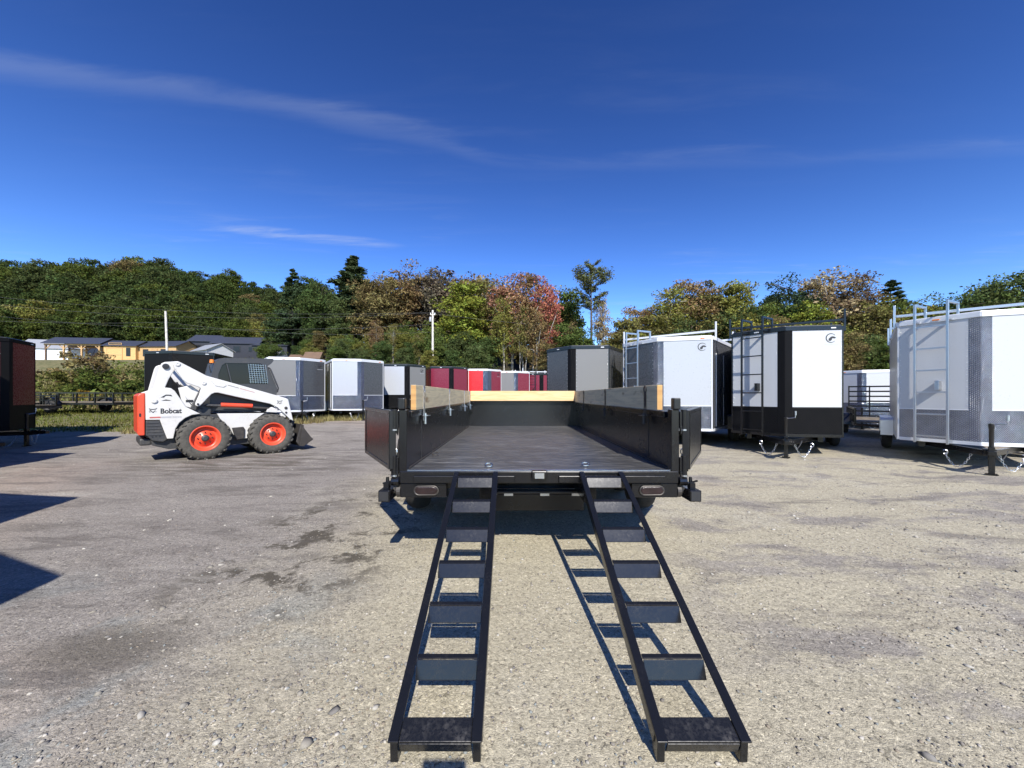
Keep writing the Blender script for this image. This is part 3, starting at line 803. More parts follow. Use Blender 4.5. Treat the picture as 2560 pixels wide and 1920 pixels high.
# ------------------------------------------------------------------ loading ramps
SL = (0.742 - 0.095) / (2.95 - 1.375)
def ramp_z(y): return 0.095 + (y - 1.375) * SL
def make_ramp(x0, x1, label):
    r = thing("loading_ramp", label, "ramp", ((x0 + x1) / 2, 1.42, 0), 0, "loading ramps")
    ox, oy = (x0 + x1) / 2, 1.42
    ang = math.atan(SL); rot = Matrix.Rotation(ang, 3, 'X')
    def P(x, y, dz=0.0):          # a point on the ramp's top plane, dz square to it
        n = rot @ Vector((0, 0, 1))
        return Vector((x - ox, y - oy, ramp_z(y))) + n * dz
    for x in (x0 + 0.019, x1 - 0.019):
        m = MB()
        a, b = P(x, 1.372, -0.004), P(x, 2.955, -0.004)
        m.bar(a, b, 0.038, 0.008, rot @ Vector((0, 0, 1)))
        s = -1 if x < ox + 0 and x - ox < 0 else 1
        xx = x + s * 0.015
        m.bar(P(xx, 1.40, -0.034), P(xx, 2.94, -0.034), 0.008, 0.052, rot @ Vector((0, 0, 1)))
        m.build("rail", M['ramp'], r, bevel=0.0025)
        MB().bar(P(x, 2.945, -0.012), P(x, 2.945, -0.012) + Vector((0, 0.04, 0.012)), 0.036, 0.014).build("hook", M['ramp'], r, bevel=0.003)
        f = MB()
        f.prism([(0.0, 0.088), (0.075, 0.10), (0.05, 0.004), (0.005, 0.004)], x - ox - 0.014, x - ox + 0.014, lambda u, v, h: (h, 1.385 - oy + u, v))
        f.build("foot", M['ramp'], r, bevel=0.003)
    for k, y in enumerate((2.912, 2.652, 2.400, 2.152, 1.907, 1.667)):
        m = MB()
        xa, xb = x0 + 0.040, x1 - 0.040
        n = rot @ Vector((0, 0, 1))
        m.bar(P(xa, y - 0.010, -0.005), P(xb, y - 0.010, -0.005), 0.022, 0.006, n)
        f_ = Vector((0, 0.375, 0.927)); c_ = Vector((0, -0.010, -0.004)) - f_ * 0.038
        m.bar(P(xa, y - 0.014) + c_, P(xb, y - 0.014) + c_, 0.006, 0.074, f_)
        m.build("rung", M['ramp'], r, bevel=0.0025)
    m = MB(); n = rot @ Vector((0, 0, 1))
    m.bar(P(x0 + 0.0385, 1.412, -0.010), P(x1 - 0.0385, 1.412, -0.010), 0.078, 0.008, n)
    m.bar(P(x0 + 0.0385, 1.376, -0.038), P(x1 - 0.0385, 1.376, -0.038), 0.007, 0.046, n)
    m.build("foot_plate", M['ramp_foot'], r, bevel=0.0025)
    return r
make_ramp(-0.446, -0.108, "black steel ladder ramp under the trailer's left tail light")
make_ramp(0.520, 0.858, "black steel ladder ramp under the trailer's right tail light, with sun glare on its top rungs")

# ------------------------------------------------------------------ enclosed V-nose trailers
ws_cargo_black = wheel_meshes("wheel", 0.34, 0.20, 0.20, M['rubber'], M['black_sat'], 0, 0.03, 5)
ws_cargo_silver = wheel_meshes("wheel", 0.34, 0.20, 0.20, M['rubber'], M['alu'], 0, 0.03, 5)

_rv = MB().lathe([(0.009, 0), (0.008, 0.004), (0.004, 0.006), (0, 0.006)], (0, 0, 0), (0, 0, 1), 8).mesh('rivet', M['zinc'], True)
def cargo(px, py, az, label, lv, rv, side, trim='alu_white', plate='plate', w=1.07, d=0.49, L=4.9, zb=0.42, zt=2.88,
          guard=0.66, ladder=None, rack=None, emblem=None, door='R', near=True, strip=0.15, group="V-nose cargo trailers", z=None, fender=None, chain_on=True, jack=0.42, rivets=False):
    root = thing("cargo_trailer", label, "trailer", (px, py, gz(px, py) if z is None else z), -R(az), group)
    A, LC, RC, LB, RB = Vector((0, 0)), Vector((-w, d)), Vector((w, d)), Vector((-w, L)), Vector((w, L))
    T = M[trim]; PL = M[plate]
    hull = [(0.0, 0.02), (w - 0.015, d + 0.005), (w - 0.015, L), (-w + 0.015, L), (-w + 0.015, d + 0.005)]
    MB().prism(hull, zb, zt - 0.002, lambda u, v, h: (u, v, h)).build("body", M[side], root)
    MB().prism([(0.0, 0.05), (w - 0.03, d + 0.02), (w - 0.03, L - 0.03), (-w + 0.03, L - 0.03), (-w + 0.03, d + 0.02)], zt - 0.001, zt + 0.035, lambda u, v, h: (u, v, h)).build("roof", M['alu_white'] if 'black' not in trim else M['charcoal'], root, bevel=0.012)
    def wall(P, Q):
        e = (Q - P); ln = e.length; e.normalize(); n = Vector((e.y, -e.x))
        def fn(u, v, h): # u along, v up, h outwards
            p = P + e * u + n * h
            return (p.x, p.y, v)
        return fn, ln
    def panel(fn, name, u0, u1, z0, z1, mat, t0=0.0, t1=0.006, parent=None, bev=0.002):
        return MB().prism([(u0, z0), (u1, z0), (u1, z1), (u0, z1)], t0, t1, fn).build(name, mat, parent or root, bevel=bev)
    top = zt - 0.085
    fL, nL = wall(LC, A); fR, nR = wall(A, RC)
    for fn, ln, colr, flip in ((fL, nL, lv, True), (fR, nR, rv, False)):
        s0, s1 = (0.03, ln - strip) if flip else (strip, ln - 0.03)
        panel(fn, "nose_panel", s0, s1, zb + guard, top - 0.001, M[colr])
        panel(fn, "stone_guard", s0, s1, zb + 0.055, zb + guard - 0.022, PL)
        panel(fn, "guard_strip", s0, s1, zb + guard - 0.021, zb + guard - 0.001, T, 0, 0.010)
        if flip:
            panel(fn, "corner_plate", ln - strip + 0.001, ln + 0.002, zb + 0.055, top - 0.001, PL, 0, 0.009)
            panel(fn, "corner_trim", 0.0, 0.029, zb, zt, T, 0, 0.012)
        else:
            panel(fn, "corner_plate", -0.002, strip - 0.001, zb + 0.055, top - 0.001, PL, 0, 0.009)
            panel(fn, "corner_trim", ln - 0.029, ln, zb, zt, T, 0, 0.012)
        panel(fn, "roof_trim", 0.03 if flip else -0.004, ln + 0.004 if flip else ln - 0.03, top, zt + 0.012, T, 0, 0.022, bev=0.006)
        panel(fn, "bottom_trim", 0.03 if flip else 0.0, ln if flip else ln - 0.03, zb - 0.01, zb + 0.054, T, 0, 0.012)
    if rivets:
        for fn, us in ((fL, (0.05, nL - strip - 0.02)), (fR, (strip + 0.02, nR - 0.05))):
            for u in us:
                zz = zb + guard + 0.08
                while zz < top - 0.04:
                    p0, p1_ = Vector(fn(u, zz, 0.006)), Vector(fn(u, zz, 1.006))
                    q = obj("rivet", _rv, root); q.location = p0
                    q.rotation_euler = (p1_ - p0).to_track_quat('Z', 'Y').to_euler()
                    zz += 0.115
    fLS, nLS = wall(LB, LC); fRS, nRS = wall(RC, RB)
    for sd, fn, ln in (('L', fLS, nLS), ('R', fRS, nRS)):
        k = max(2, int(round(ln / 1.22)))
        for i in range(k):
            panel(fn, "side_panel", 0.03 + (ln - 0.06) / k * i + 0.002, 0.03 + (ln - 0.06) / k * (i + 1) - 0.002, zb + 0.055, top - 0.001, M[side], 0, 0.005)
        panel(fn, "roof_trim", 0.0, ln, top, zt + 0.012, T, 0, 0.022, bev=0.006)
        panel(fn, "bottom_trim", 0.0, ln, zb - 0.01, zb + 0.054, T, 0, 0.012)
        if door == sd:
            u0 = 0.35 if sd == 'R' else ln - 0.35 - 0.80
            dr = panel(fn, "side_door", u0, u0 + 0.80, zb + 0.12, zb + min(2.02, zt - zb - 0.2), M[side], 0.006, 0.016)
            for a0, a1, z0, z1 in ((u0 - 0.03, u0, zb + 0.10, zb + 2.05), (u0 + 0.80, u0 + 0.83, zb + 0.10, zb + 2.05)):
                panel(fn, "door_frame", a0, a1, z0, min(z1, top - 0.01), T, 0.006, 0.022, dr)
            panel(fn, "door_handle", u0 + 0.68, u0 + 0.74, zb + 0.95, zb + 1.15, M['decal'], 0.017, 0.035, dr)
    # rear ramp door frame
    MB().b(-w, w, L, L + 0.03, zb, zt).build("rear_frame", T, root, bevel=0.006)
    MB().b(-w + 0.09, w - 0.09, L + 0.0305, L + 0.045, zb + 0.06, zt - 0.18).build("rear_door", M[side], root)
    # running gear
    MB().b(-0.75, -0.65, 0.7, L, zb - 0.15, zb - 0.011).build("chassis_rail", M['black'], root)
    MB().b(0.65, 0.75, 0.7, L, zb - 0.15, zb - 0.011).build("chassis_rail", M['black'], root)
    ws = ws_cargo_silver if 'black' not in trim else ws_cargo_black
    ya = (L * 0.56, L * 0.56 + 0.82) if L > 4 else (L * 0.6,)
    for s in (-1, 1):
        for yy in ya:
            put_wheel(root, ws, (s * (w + 0.215), yy, 0.34), 0 if s > 0 else math.pi, False)
        y0, y1 = ya[0] - 0.46, ya[-1] + 0.46
        zf = 0.79
        fp = [(y0, 0.36), (y0, zf - 0.06), (y0 + 0.06, zf), (y1 - 0.06, zf), (y1, zf - 0.06), (y1, 0.36), (y1 - 0.02, 0.36), (y1 - 0.02, zf - 0.07), (y1 - 0.07, zf - 0.02), (y0 + 0.07, zf - 0.02), (y0 + 0.02, zf - 0.07), (y0 + 0.02, 0.36)]
        MB().prism(fp, s * (w + 0.008), s * (w + 0.24), lambda u, v, h: (h, u, v)).build("fender", M[fender] if fender else (M['alu'] if 'black' not in trim else M['black']), root)
        for yy in ya:
            pass
    for yy in ya: MB().lathe([(0.03, -w), (0.03, w)], (0, yy, 0.34), (1, 0, 0), 8).build("axle", M['black'], root)
    # tongue
    zr = zb - 0.075
    for s in (-1, 1):
        MB().bar((s * 0.70, d + 0.55, zr), (s * 0.045, -0.62, zr), 0.05, 0.10).build("tongue_rail", M['black'], root, bevel=0.005)
    q = MB(); q.b(-0.07, 0.07, -0.80, -0.58, zr - 0.03, zr + 0.08); q.b(-0.05, 0.05, -0.93, -0.801, zr - 0.02, zr + 0.06); q.bar((0, -0.72, zr + 0.081), (0, -0.86, zr + 0.12), 0.03, 0.015)
    q.build("coupler", M['black'], root, bevel=0.01)
    if near:
        jy = -jack
        MB().b(-0.035, 0.035, jy - 0.035, jy + 0.035, 0.02, 0.47).build("jack_leg", M['black'], root, bevel=0.004)
        MB().b(-0.07, 0.07, jy - 0.05, jy + 0.05, 0.0, 0.018).build("jack_foot", M['black'], root)
        MB().lathe([(0.030, 0.471), (0.030, 0.78), (0.036, 0.79), (0.036, 0.86), (0.02, 0.87), (0, 0.87)], (0, jy, 0), (0, 0, 1), 14).build("jack_tube", M['black_sat'], root, True)
        q = MB(); q.tube([(0, jy, 0.84), (0.16, jy - 0.05, 0.87), (0.165, jy - 0.05, 0.98)], 0.009, 6); q.lathe([(0.018, 0), (0.018, 0.09), (0, 0.09)], (0.165, jy - 0.05, 0.92), (0, 0, 1), 10)
        q.build("jack_crank", M['zinc'], root, True)
        if chain_on:
            for s in (-1, 1):
                q = MB(); chain(q, sag((s * 0.16, -0.36, zr - 0.06), (s * 0.46, -0.20, zr - 0.09), 0.24, 12), 0.050, 0.0045, 0.040)
                q.build("safety_chain", M['zinc'], root)
                q = MB(); q.tube([(s * 0.46 + 0.032 * math.cos(a), -0.20, zr - 0.07 + 0.038 * math.sin(a)) for a in np.linspace(-2.2, 2.4, 11)], 0.010, 6)
                q.build("chain_hook", M['zinc'], root, True)
        q = MB(); q.tube(sag((0.10, -0.30, zr), (0.30, -0.05, zr), 0.16), 0.012, 7); q.build("plug_cable", M['decal'], root, True)
        # marker lights along the nose roof trim
        for fn, u in ((fL, nL * 0.5), (fR, nR * 0.82)):
            panel(fn, "marker_light", u - 0.05, u + 0.05, top + 0.03, top + 0.055, M['amber'] if 'black' not in trim else M['alu_white'], 0.0225, 0.035)
    if emblem:
        fn, ln = (fR, nR) if emblem == 'R' else (fL, nL)
        uc, zc, r = ln - 0.25, top - 0.18, 0.105
        q = MB(); crest(q, lambda u, v, h: fn(uc + u, zc + v, 0.0065 + h), r)
        q.build("emblem", M['decal'], root)
        panel(fn, "emblem_caption", uc - 0.13, uc + 0.13, zc - 0.150, zc - 0.138, M['decal_grey'], 0.0065, 0.008, bev=0)
    if ladder:
        LM = M[ladder]; fn = fL
        uc = 0.56; hw = 0.23
        zl0, zl1 = zb - 0.02, zt + 0.30
        for u in (uc - hw, uc + hw):
            MB().prism([(u - 0.019, zl0), (u + 0.019, zl0), (u + 0.019, zl1), (u - 0.019, zl1)], 0.16, 0.20, fn).build("ladder_rail", LM, root, bevel=0.005)
            q = MB()
            q.prism([(u - 0.017, zl1 - 0.045), (u + 0.017, zl1 - 0.045), (u + 0.017, zl1), (u - 0.017, zl1)], -0.30, 0.159, fn)
            q.prism([(u - 0.017, zl1 - 0.28), (u + 0.017, zl1 - 0.28), (u + 0.017, zl1 - 0.046), (u - 0.017, zl1 - 0.046)], -0.30, -0.256, fn)
            q.build("ladder_hook", LM, root, bevel=0.004)
            for zz in (zb + 0.03, zt - 0.06):
                MB().prism([(u - 0.02, zz - 0.02), (u + 0.02, zz - 0.02), (u + 0.02, zz + 0.02), (u - 0.02, zz + 0.02)], 0.023, 0.159, fn).build("ladder_bracket", LM, root)
        for i in range(6):
            zz = zb + 0.12 + i * (zt - zb - 0.30) / 5
            MB().prism([(uc - hw + 0.020, zz - 0.013), (uc + hw - 0.020, zz - 0.013), (uc + hw - 0.020, zz + 0.013), (uc - hw + 0.020, zz + 0.013)], 0.166, 0.194, fn).build("ladder_rung", LM, root, bevel=0.003)
        zz = zb + 1.12
        q = MB(); q.prism([(uc + 0.04, zz - 0.09), (uc + 0.10, zz - 0.09), (uc + 0.10, zz + 0.09), (uc + 0.04, zz + 0.09)], 0.0065, 0.15, fn)
        q.build("ladder_stay", LM, root, bevel=0.004)
    if rack:
        RM = M[rack]
        for yy in (d + 0.15, d + 0.15 + (L - d) * 0.45, L - 0.5):
            zz = zt + 0.16
            MB().bar((-w - 0.02, yy, zz), (w + 0.02, yy, zz), 0.05, 0.05).build("rack_bar", RM, root, bevel=0.005)
            for s in (-1, 1):
                MB().bar((s * (w + 0.045), yy, zt - 0.09), (s * (w + 0.045), yy, zz + 0.24), 0.04, 0.04, (0, 1, 0)).build("rack_post", RM, root, bevel=0.004)
    return root

G_R = "trailers along the right of the yard"
G_L = "trailers parked across the back of the yard"
cargo(8.66, 7.10, 43, "white V-nose trailer with silver ladder, cut off by the right edge", 'white', 'white', 'white', ladder='ladder', rack='ladder', group=G_R, d=0.45, jack=0.85, emblem='R', rivets=True)
cargo(6.15, 8.66, 33, "white V-nose trailer with black trim, black ladder and black roof rack", 'white', 'white', 'white', trim='black', plate='plate_black', ladder='black', rack='black', emblem='R', group=G_R, jack=0.42, rivets=True)
cargo(3.92, 10.35, 40.5, "silver V-nose trailer with aluminium ladder and dark sides, left of the black-trimmed one", 'charcoal', 'silver_white', 'charcoal', ladder='ladder', rack='alu_white', emblem='R', group=G_R, w=1.22, d=0.55, L=5.2, rivets=True)
cargo(1.86, 12.1, 31, "pewter grey V-nose trailer with black trim rising behind the tipping bed", 'charcoal', 'pewter', 'charcoal', trim='black', plate='plate_black', group=G_R, L=4.6, rivets=True)
KW = dict(zt=2.60, group=G_L)
cargo(-8.66, 15.7, -40, "charcoal V-nose trailer with aluminium corners, right behind the loader's cab", 'pewter', 'charcoal', 'charcoal', emblem='R', **KW)  # charcoal trailer: sun glare on the left nose is put into its lighter colour
cargo(-6.52, 16.6, -33, "V-nose trailer with white left nose, grey right nose and silver lower plates", 'silver_white', 'charcoal', 'charcoal', door='L', emblem=None, **KW)
cargo(-5.28, 19.4, -28, "black-trimmed V-nose trailer with white left nose over a black lower plate", 'silver_white', 'pewter', 'pewter', trim='black', plate='plate_black', door='L', emblem='R', **KW)
cargo(-3.36, 21.4, -25, "maroon V-nose trailer with black corners, behind the left board", 'maroon', 'maroon', 'maroon', trim='black', plate='plate_black', door='L', **KW)
cargo(-1.46, 23.2, -24, "bright red V-nose trailer with silver corner plates", 'red', 'maroon', 'red', strip=0.30, door='L', emblem='R', **KW)
cargo(0.26, 24.0, -18, "light grey V-nose trailer between the red and the maroon ones", 'pewter', 'maroon', 'charcoal', door='L', **KW)
cargo(1.95, 25.2, -14, "maroon V-nose trailer with a dark ladder on its nose", 'maroon', 'maroon', 'maroon', trim='black', plate='plate_black', ladder='black', rack='alu_white', door='L', **KW)
cargo(-12.1, 13.7, -16, "glossy black V-nose trailer behind the loader's lift arms", 'matte_black', 'matte_black', 'matte_black', trim='black', plate='plate_black', zt=2.75, group=G_L, emblem=None)
# left row, noses pointing into the yard, seen from the shaded side
G_S = "trailers along the left edge of the yard"
cargo(-13.32, 10.18, -95, "dark red and black trailer in shade at the left edge", 'maroon', 'maroon', 'matte_black', trim='matte_black', plate='matte_black', zt=2.85, group=G_S, emblem='L', L=4.5)
cargo(-11.12, 7.65, -92, "black trailer of which only a sliver shows at the far left", 'matte_black', 'matte_black', 'matte_black', trim='matte_black', plate='matte_black', zt=3.05, group=G_S, L=4.5)
cargo(-9.12, 4.63, -88, "black trailer beyond the left edge, casting the middle shadow point", 'charcoal', 'charcoal', 'charcoal', trim='black', plate='plate_black', zt=2.88, group=G_S, L=4.5)
cargo(-4.80, 0.67, -81, "white trailer beyond the left edge, casting the upper dark triangle", 'white', 'white', 'white', zt=2.88, group=G_S, L=4.5)
cargo(-2.72, -1.57, -68, "grey trailer beside the camera, casting the lower dark triangle", 'pewter', 'pewter', 'pewter', zt=2.88, group=G_S, L=4.5)
# far right, through the gap
cargo(14.2, 15.6, 42, "plain white trailer seen through the gap between the two right trailers", 'white', 'white', 'white', zt=2.35, group=G_R, L=4.2)

# ------------------------------------------------------------------ skid-steer loader
PSI = 47
bob = thing("skid_steer_loader", "white and orange skid-steer loader with Bobcat lettering on its flank", "loader", (-6.405, 8.04, 0.0), R(PSI))
def side_prism(poly, y0, y1):       # profile in (forward, up), pushed across the machine
    return MB().prism(poly, y0, y1, lambda u, v, h: (u, h, v))
WID = 1.80
def both(poly, y0, y1):
    return ((poly, y0, y1), (poly, WID - y1, WID - y0))
# wheels: the loader's right side faces us, at local y = 0
ws_bob = wheel_meshes("wheel", 0.452, 0.31, 0.255, M['tyre_dusty'], M['orange'], 22, 0.075, 8)
for sx in (0.0, 1.245):
    put_wheel(bob, ws_bob, (sx, 0.0, 0.445), -math.pi / 2)
    put_wheel(bob, ws_bob, (sx, WID, 0.445), math.pi / 2)
# frame between the wheels
MB().prism([(-0.80, 0.34), (-0.55, 0.24), (1.35, 0.22), (1.55, 0.36), (1.62, 0.80), (1.20, 0.93), (-0.86, 0.93)], 0.36, WID - 0.36, lambda u, v, h: (u, h, v)).build("chassis", M['plastic'], bob, bevel=0.01)
for poly, y0, y1 in both([(0.24, 0.945), (1.14, 0.925), (0.98, 0.80), (0.86, 0.60), (0.80, 0.36), (0.58, 0.36), (0.47, 0.62), (0.30, 0.82)], 0.30, 0.355):
    side_prism(poly, y0, y1).build("side_frame", M['loader_white'], bob, bevel=0.008)
for poly, y0, y1 in both([(0.50, 0.62), (0.72, 0.63), (0.745, 0.58), (0.74, 0.36), (0.57, 0.34)], 0.262, 0.298):
    side_prism(poly, y0, y1).build("step_plate", M['steel_dirty'], bob, bevel=0.012)
REAR = [(-0.901, 1.40), (-0.77, 1.46), (-0.60, 1.50), (-0.52, 1.49), (-0.46, 1.43), (-0.342, 1.21), (-0.284, 1.10), (-0.05, 0.95), (-0.19, 0.93), (-0.30, 0.87), (-0.39, 0.78), (-0.45, 0.66), (-0.485, 0.46), (-0.58, 0.46), (-0.69, 0.85), (-0.895, 0.855)]
for poly, y0, y1 in both(REAR, 0.26, 0.35):
    rp = side_prism(poly, y0, y1).build("rear_frame", M['loader_white'], bob, bevel=0.012)
    s = -1 if y0 < 0.5 else 1
    yy = y0 if s < 0 else y1
    for u, v, r in ((-0.775, 1.235, 0.05), (-0.42, 0.62, 0.035)):
        MB().lathe([(r, 0), (r, 0.02), (r * 0.7, 0.028), (r * 0.35, 0.03), (0, 0.022)], (u, yy, v), (0, s, 0), 20).build("frame_bolt", M['loader_white'] if r > 0.04 else M['steel_dirty'], rp, True)
MB().prism([(-0.89, 0.50), (0.10, 0.40), (0.16, 1.10), (-0.28, 1.22), (-0.50, 1.44), (-0.88, 1.38)], 0.36, WID - 0.36, lambda u, v, h: (u, h, v)).build("engine_housing", M['plastic'], bob, bevel=0.02)
side_prism([(-1.01, 0.60), (-0.995, 0.555), (-0.905, 0.55), (-0.905, 1.395), (-0.985, 1.375), (-1.015, 1.33)], 0.28, WID - 0.28).build("tailgate", M['orange'], bob, bevel=0.02)
MB().b(-0.99, -0.965, 0.268, 0.279, 0.93, 0.99).build("tailgate_catch", M['decal'], bob)
MB().b(-0.98, -0.80, 0.40, WID - 0.40, 0.34, 0.48).build("rear_bumper", M['plastic'], bob, bevel=0.03)
gp = side_prism([(-0.895, 0.84), (-0.69, 0.84), (-0.655, 0.72), (-0.575, 0.45), (-0.64, 0.40), (-0.80, 0.44), (-0.895, 0.56)], 0.275, 0.355).build("exhaust_guard", M['plastic'], bob, bevel=0.012)
for i in range(5): MB().b(-0.885, -0.70 + 0.02 * i, 0.266, 0.274, 0.785 - i * 0.06, 0.805 - i * 0.06).build("guard_louvre", M['cab'], gp, bevel=0.004)
for i in range(3): MB().lathe([(0.016, 0), (0.016, 0.004), (0, 0.004)], (-0.80 + i * 0.055, 0.275, 0.52), (0, -1, 0), 10).build("vent_hole", M['decal'], gp)
# rear links and lift arms
for poly, y0, y1 in both([(-0.79, 1.44), (-0.69, 1.92), (-0.665, 1.985), (-0.61, 2.02), (-0.43, 2.045), (-0.37, 2.02), (-0.38, 1.95), (-0.47, 1.85), (-0.555, 1.67), (-0.63, 1.44)], 0.285, 0.335):
    side_prism(poly, y0, y1).build("lift_link", M['loader_white'], bob, bevel=0.012)
ARM = [(-0.50, 1.985), (-0.47, 2.03), (-0.42, 2.045), (-0.37, 2.02), (0.045, 1.765), (0.60, 1.59), (1.56, 1.285), (1.625, 1.25), (1.66, 1.08), (1.735, 0.72), (1.66, 0.76), (1.585, 0.85), (1.46, 0.98), (1.39, 1.055), (1.236, 1.145), (0.62, 1.30), (0.25, 1.40),
       (0.19, 1.40), (0.13, 1.37), (0.045, 1.26), (-0.03, 1.16), (-0.075, 1.115), (-0.115, 1.112), (-0.142, 1.14), (-0.135, 1.19), (-0.075, 1.36), (-0.047, 1.49), (-0.09, 1.52), (-0.28, 1.60), (-0.34, 1.66), (-0.40, 1.77), (-0.47, 1.89)]
for poly, y0, y1 in both(ARM, 0.215, 0.283):
    ar = side_prism(poly, y0, y1).build("lift_arm", M['loader_white'], bob, bevel=0.014)
    s = -1 if y0 < 0.5 else 1
    yy = y0 if s < 0 else y1
    for u, v, r, m in ((-0.425, 1.985, 0.045, 'loader_white'), (0.0, 1.605, 0.040, 'loader_white'), (-0.10, 1.16, 0.02, 'steel_dirty'), (1.57, 1.04, 0.034, 'steel_dirty'), (1.575, 0.93, 0.024, 'decal')):
        MB().lathe([(r, 0), (r, 0.014), (r * 0.72, 0.02), (r * 0.4, 0.02), (r * 0.38, 0.012), (0, 0.012)], (u, yy, v), (0, s, 0), 20).build("pivot_pin", M[m], ar, True)
    # raised stiffener on the arm
    MB().prism([(0.12, 1.66), (0.17, 1.70), (0.36, 1.62), (0.39, 1.56), (0.34, 1.52), (0.20, 1.55)], yy, yy + s * 0.012, lambda u, v, h: (u, h, v)).build("arm_boss", M['loader_white'], ar, bevel=0.005)
MB().lathe([(0.055, 0.0), (0.055, 0.03), (0.03, 0.031), (0, 0.031)], (-0.60, 0.284, 1.93), (0, -1, 0), 22).build("link_pivot", M['decal'], bob, True)
MB().lathe([(0.03, 0.286), (0.03, WID - 0.286)], (-0.43, 0, 1.99), (0, 1, 0), 12).build("link_shaft", M['steel_dirty'], bob)
MB().b(1.48, 1.60, 0.29, WID - 0.29, 0.80, 0.92).build("arm_cross_tube", M['loader_white'], bob, bevel=0.02)
for yc in (0.345, WID - 0.345):
    MB().lathe([(0.0, 0), (0.030, 0), (0.030, 0.42), (0.0, 0.42)], (0.05, yc - 0.02, 1.13), (1, 0, -0.06), 14).build("tilt_rod", M['plastic'], bob, True)
    MB().lathe([(0.0, 0.26), (0.048, 0.26), (0.048, 0.85), (0.0, 0.85)], (0.05, yc - 0.03, 1.15), (1, 0, -0.06), 18).build("cylinder_barrel", M['orange'], bob, True)
    MB().lathe([(0.0, 0.85), (0.030, 0.85), (0.030, 1.20), (0.0, 1.20)], (0.05, yc - 0.03, 1.15), (1, 0, -0.10), 14).build("cylinder_rod", M['steel_dirty'], bob, True)
    side_prism([(1.18, 0.95), (1.40, 0.93), (1.42, 1.00), (1.30, 1.07), (1.20, 1.03)], yc - 0.06, yc + 0.02).build("rod_bracket", M['loader_white'], bob, bevel=0.01)
side_prism([(-0.33, 1.12), (-0.10, 1.05), (-0.02, 1.40), (-0.20, 1.56), (-0.40, 1.50), (-0.36, 1.30)], 0.352, 0.40).build("valve_panel", M['loader_white'], bob, bevel=0.01)
MB().b(-0.28, -0.16, 0.343, 0.351, 1.20, 1.25).build("panel_slot", M['decal'], bob, bevel=0.004)
for k in range(3):
    MB().tube(sag((-0.42 + 0.05 * k, 0.37, 1.62 - 0.05 * k), (-0.12 + 0.06 * k, 0.36, 1.05), 0.05 + 0.02 * k), 0.014, 8).build("hose", M['decal'] if k != 1 else M['steel_dirty'], bob, True)
MB().prism([(-0.12, 1.02), (0.02, 1.48), (-0.04, 1.52), (-0.22, 1.06)], 0.30, 0.335, lambda u, v, h: (u, h, v)).build("belt_guard", M['plastic'], bob, bevel=0.015)
# cab
CABP = [(0.13, 1.00), (0.16, 1.76), (0.235, 2.09), (0.30, 2.165), (0.40, 2.19), (1.36, 2.235), (1.375, 2.19), (1.33, 2.12), (1.25, 2.05), (1.46, 1.50), (1.36, 0.95)]
WINP = [(0.29, 1.60), (0.29, 1.82), (0.355, 2.02), (0.42, 2.075), (1.10, 2.105), (1.165, 2.06), (1.27, 1.62)]
def ring_plate(outer, inner, y0, y1):
    m = MB()
    import bmesh as _b
    bm = _b.new()
    vo = [bm.verts.new((u, y0, v)) for u, v in outer]; vi = [bm.verts.new((u, y0, v)) for u, v in inner]
    eo = [bm.edges.new((vo[i], vo[(i + 1) % len(vo)])) for i in range(len(vo))]; ei = [bm.edges.new((vi[i], vi[(i + 1) % len(vi)])) for i in range(len(vi))]
    _b.ops.triangle_fill(bm, use_beauty=True, edges=eo + ei)
    r = _b.ops.extrude_face_region(bm, geom=bm.faces[:])
    _b.ops.translate(bm, vec=(0, y1 - y0, 0), verts=[e for e in r["geom"] if isinstance(e, _b.types.BMVert)])
    _b.ops.recalc_face_normals(bm, faces=bm.faces)
    me = bpy.data.meshes.new("cab_side"); bm.to_mesh(me); bm.free(); me.materials.append(M['cab'])
    return me
for y0, y1 in ((0.46, 0.50), (WID - 0.50, WID - 0.46)):
    cs = obj("cab_side", ring_plate(CABP, WINP, y0, y1), bob)
    yg = (y0 + y1) / 2
    MB().prism(WINP, yg - 0.003, yg + 0.003, lambda u, v, h: (u, h, v)).build("side_window", M['glass'], cs)
    near = y0 < 0.9
    yf = y0 - 0.006 if near else y1 + 0.006
    MB().bar((0.53, yf, 1.63), (0.44, yf, 2.06), 0.02, 0.02, (0, 1, 0)).build("window_bar", M['cab'], cs)
    for i in range(8):
        u = 0.88 + i * 0.05
        MB().bar((u + 0.02, yf, 1.63), (u - 0.03, yf, 2.08), 0.007, 0.007, (0, 1, 0)).build("mesh_wire", M['zinc'], cs)
    for i in range(9):
        v = 1.66 + i * 0.05
        MB().bar((0.87, yf - 0.007, v), (1.26 - (v - 1.62) * 0.22, yf - 0.007, v), 0.007, 0.007, (0, 1, 0)).build("mesh_wire", M['zinc'], cs)
MB().prism([(0.24, 2.095), (0.30, 2.165), (0.40, 2.192), (1.36, 2.238), (1.375, 2.19), (1.33, 2.12), (0.42, 2.12)], 0.501, WID - 0.501, lambda u, v, h: (u, h, v)).build("cab_roof", M['cab'], bob, bevel=0.015)
MB().prism([(0.14, 1.00), (0.17, 1.76), (0.24, 2.08), (0.28, 2.08), (0.21, 1.74), (0.19, 1.00)], 0.501, WID - 0.501, lambda u, v, h: (u, h, v)).build("cab_back", M['cab'], bob)
q = MB(); q.b(0.45, 0.95, 0.62, WID - 0.62, 1.15, 1.32); q.prism([(0.42, 1.32), (0.55, 1.32), (0.45, 1.95), (0.34, 1.95)], 0.62, WID - 0.62, lambda u, v, h: (u, h, v))
q.build("seat", M['decal'], bob, bevel=0.04)
MB().prism([(1.27, 2.0), (1.30, 2.01), (1.50, 1.45), (1.46, 1.40)], 0.56, WID - 0.56, lambda u, v, h: (u, h, v)).build("front_door", M['glass'], bob)
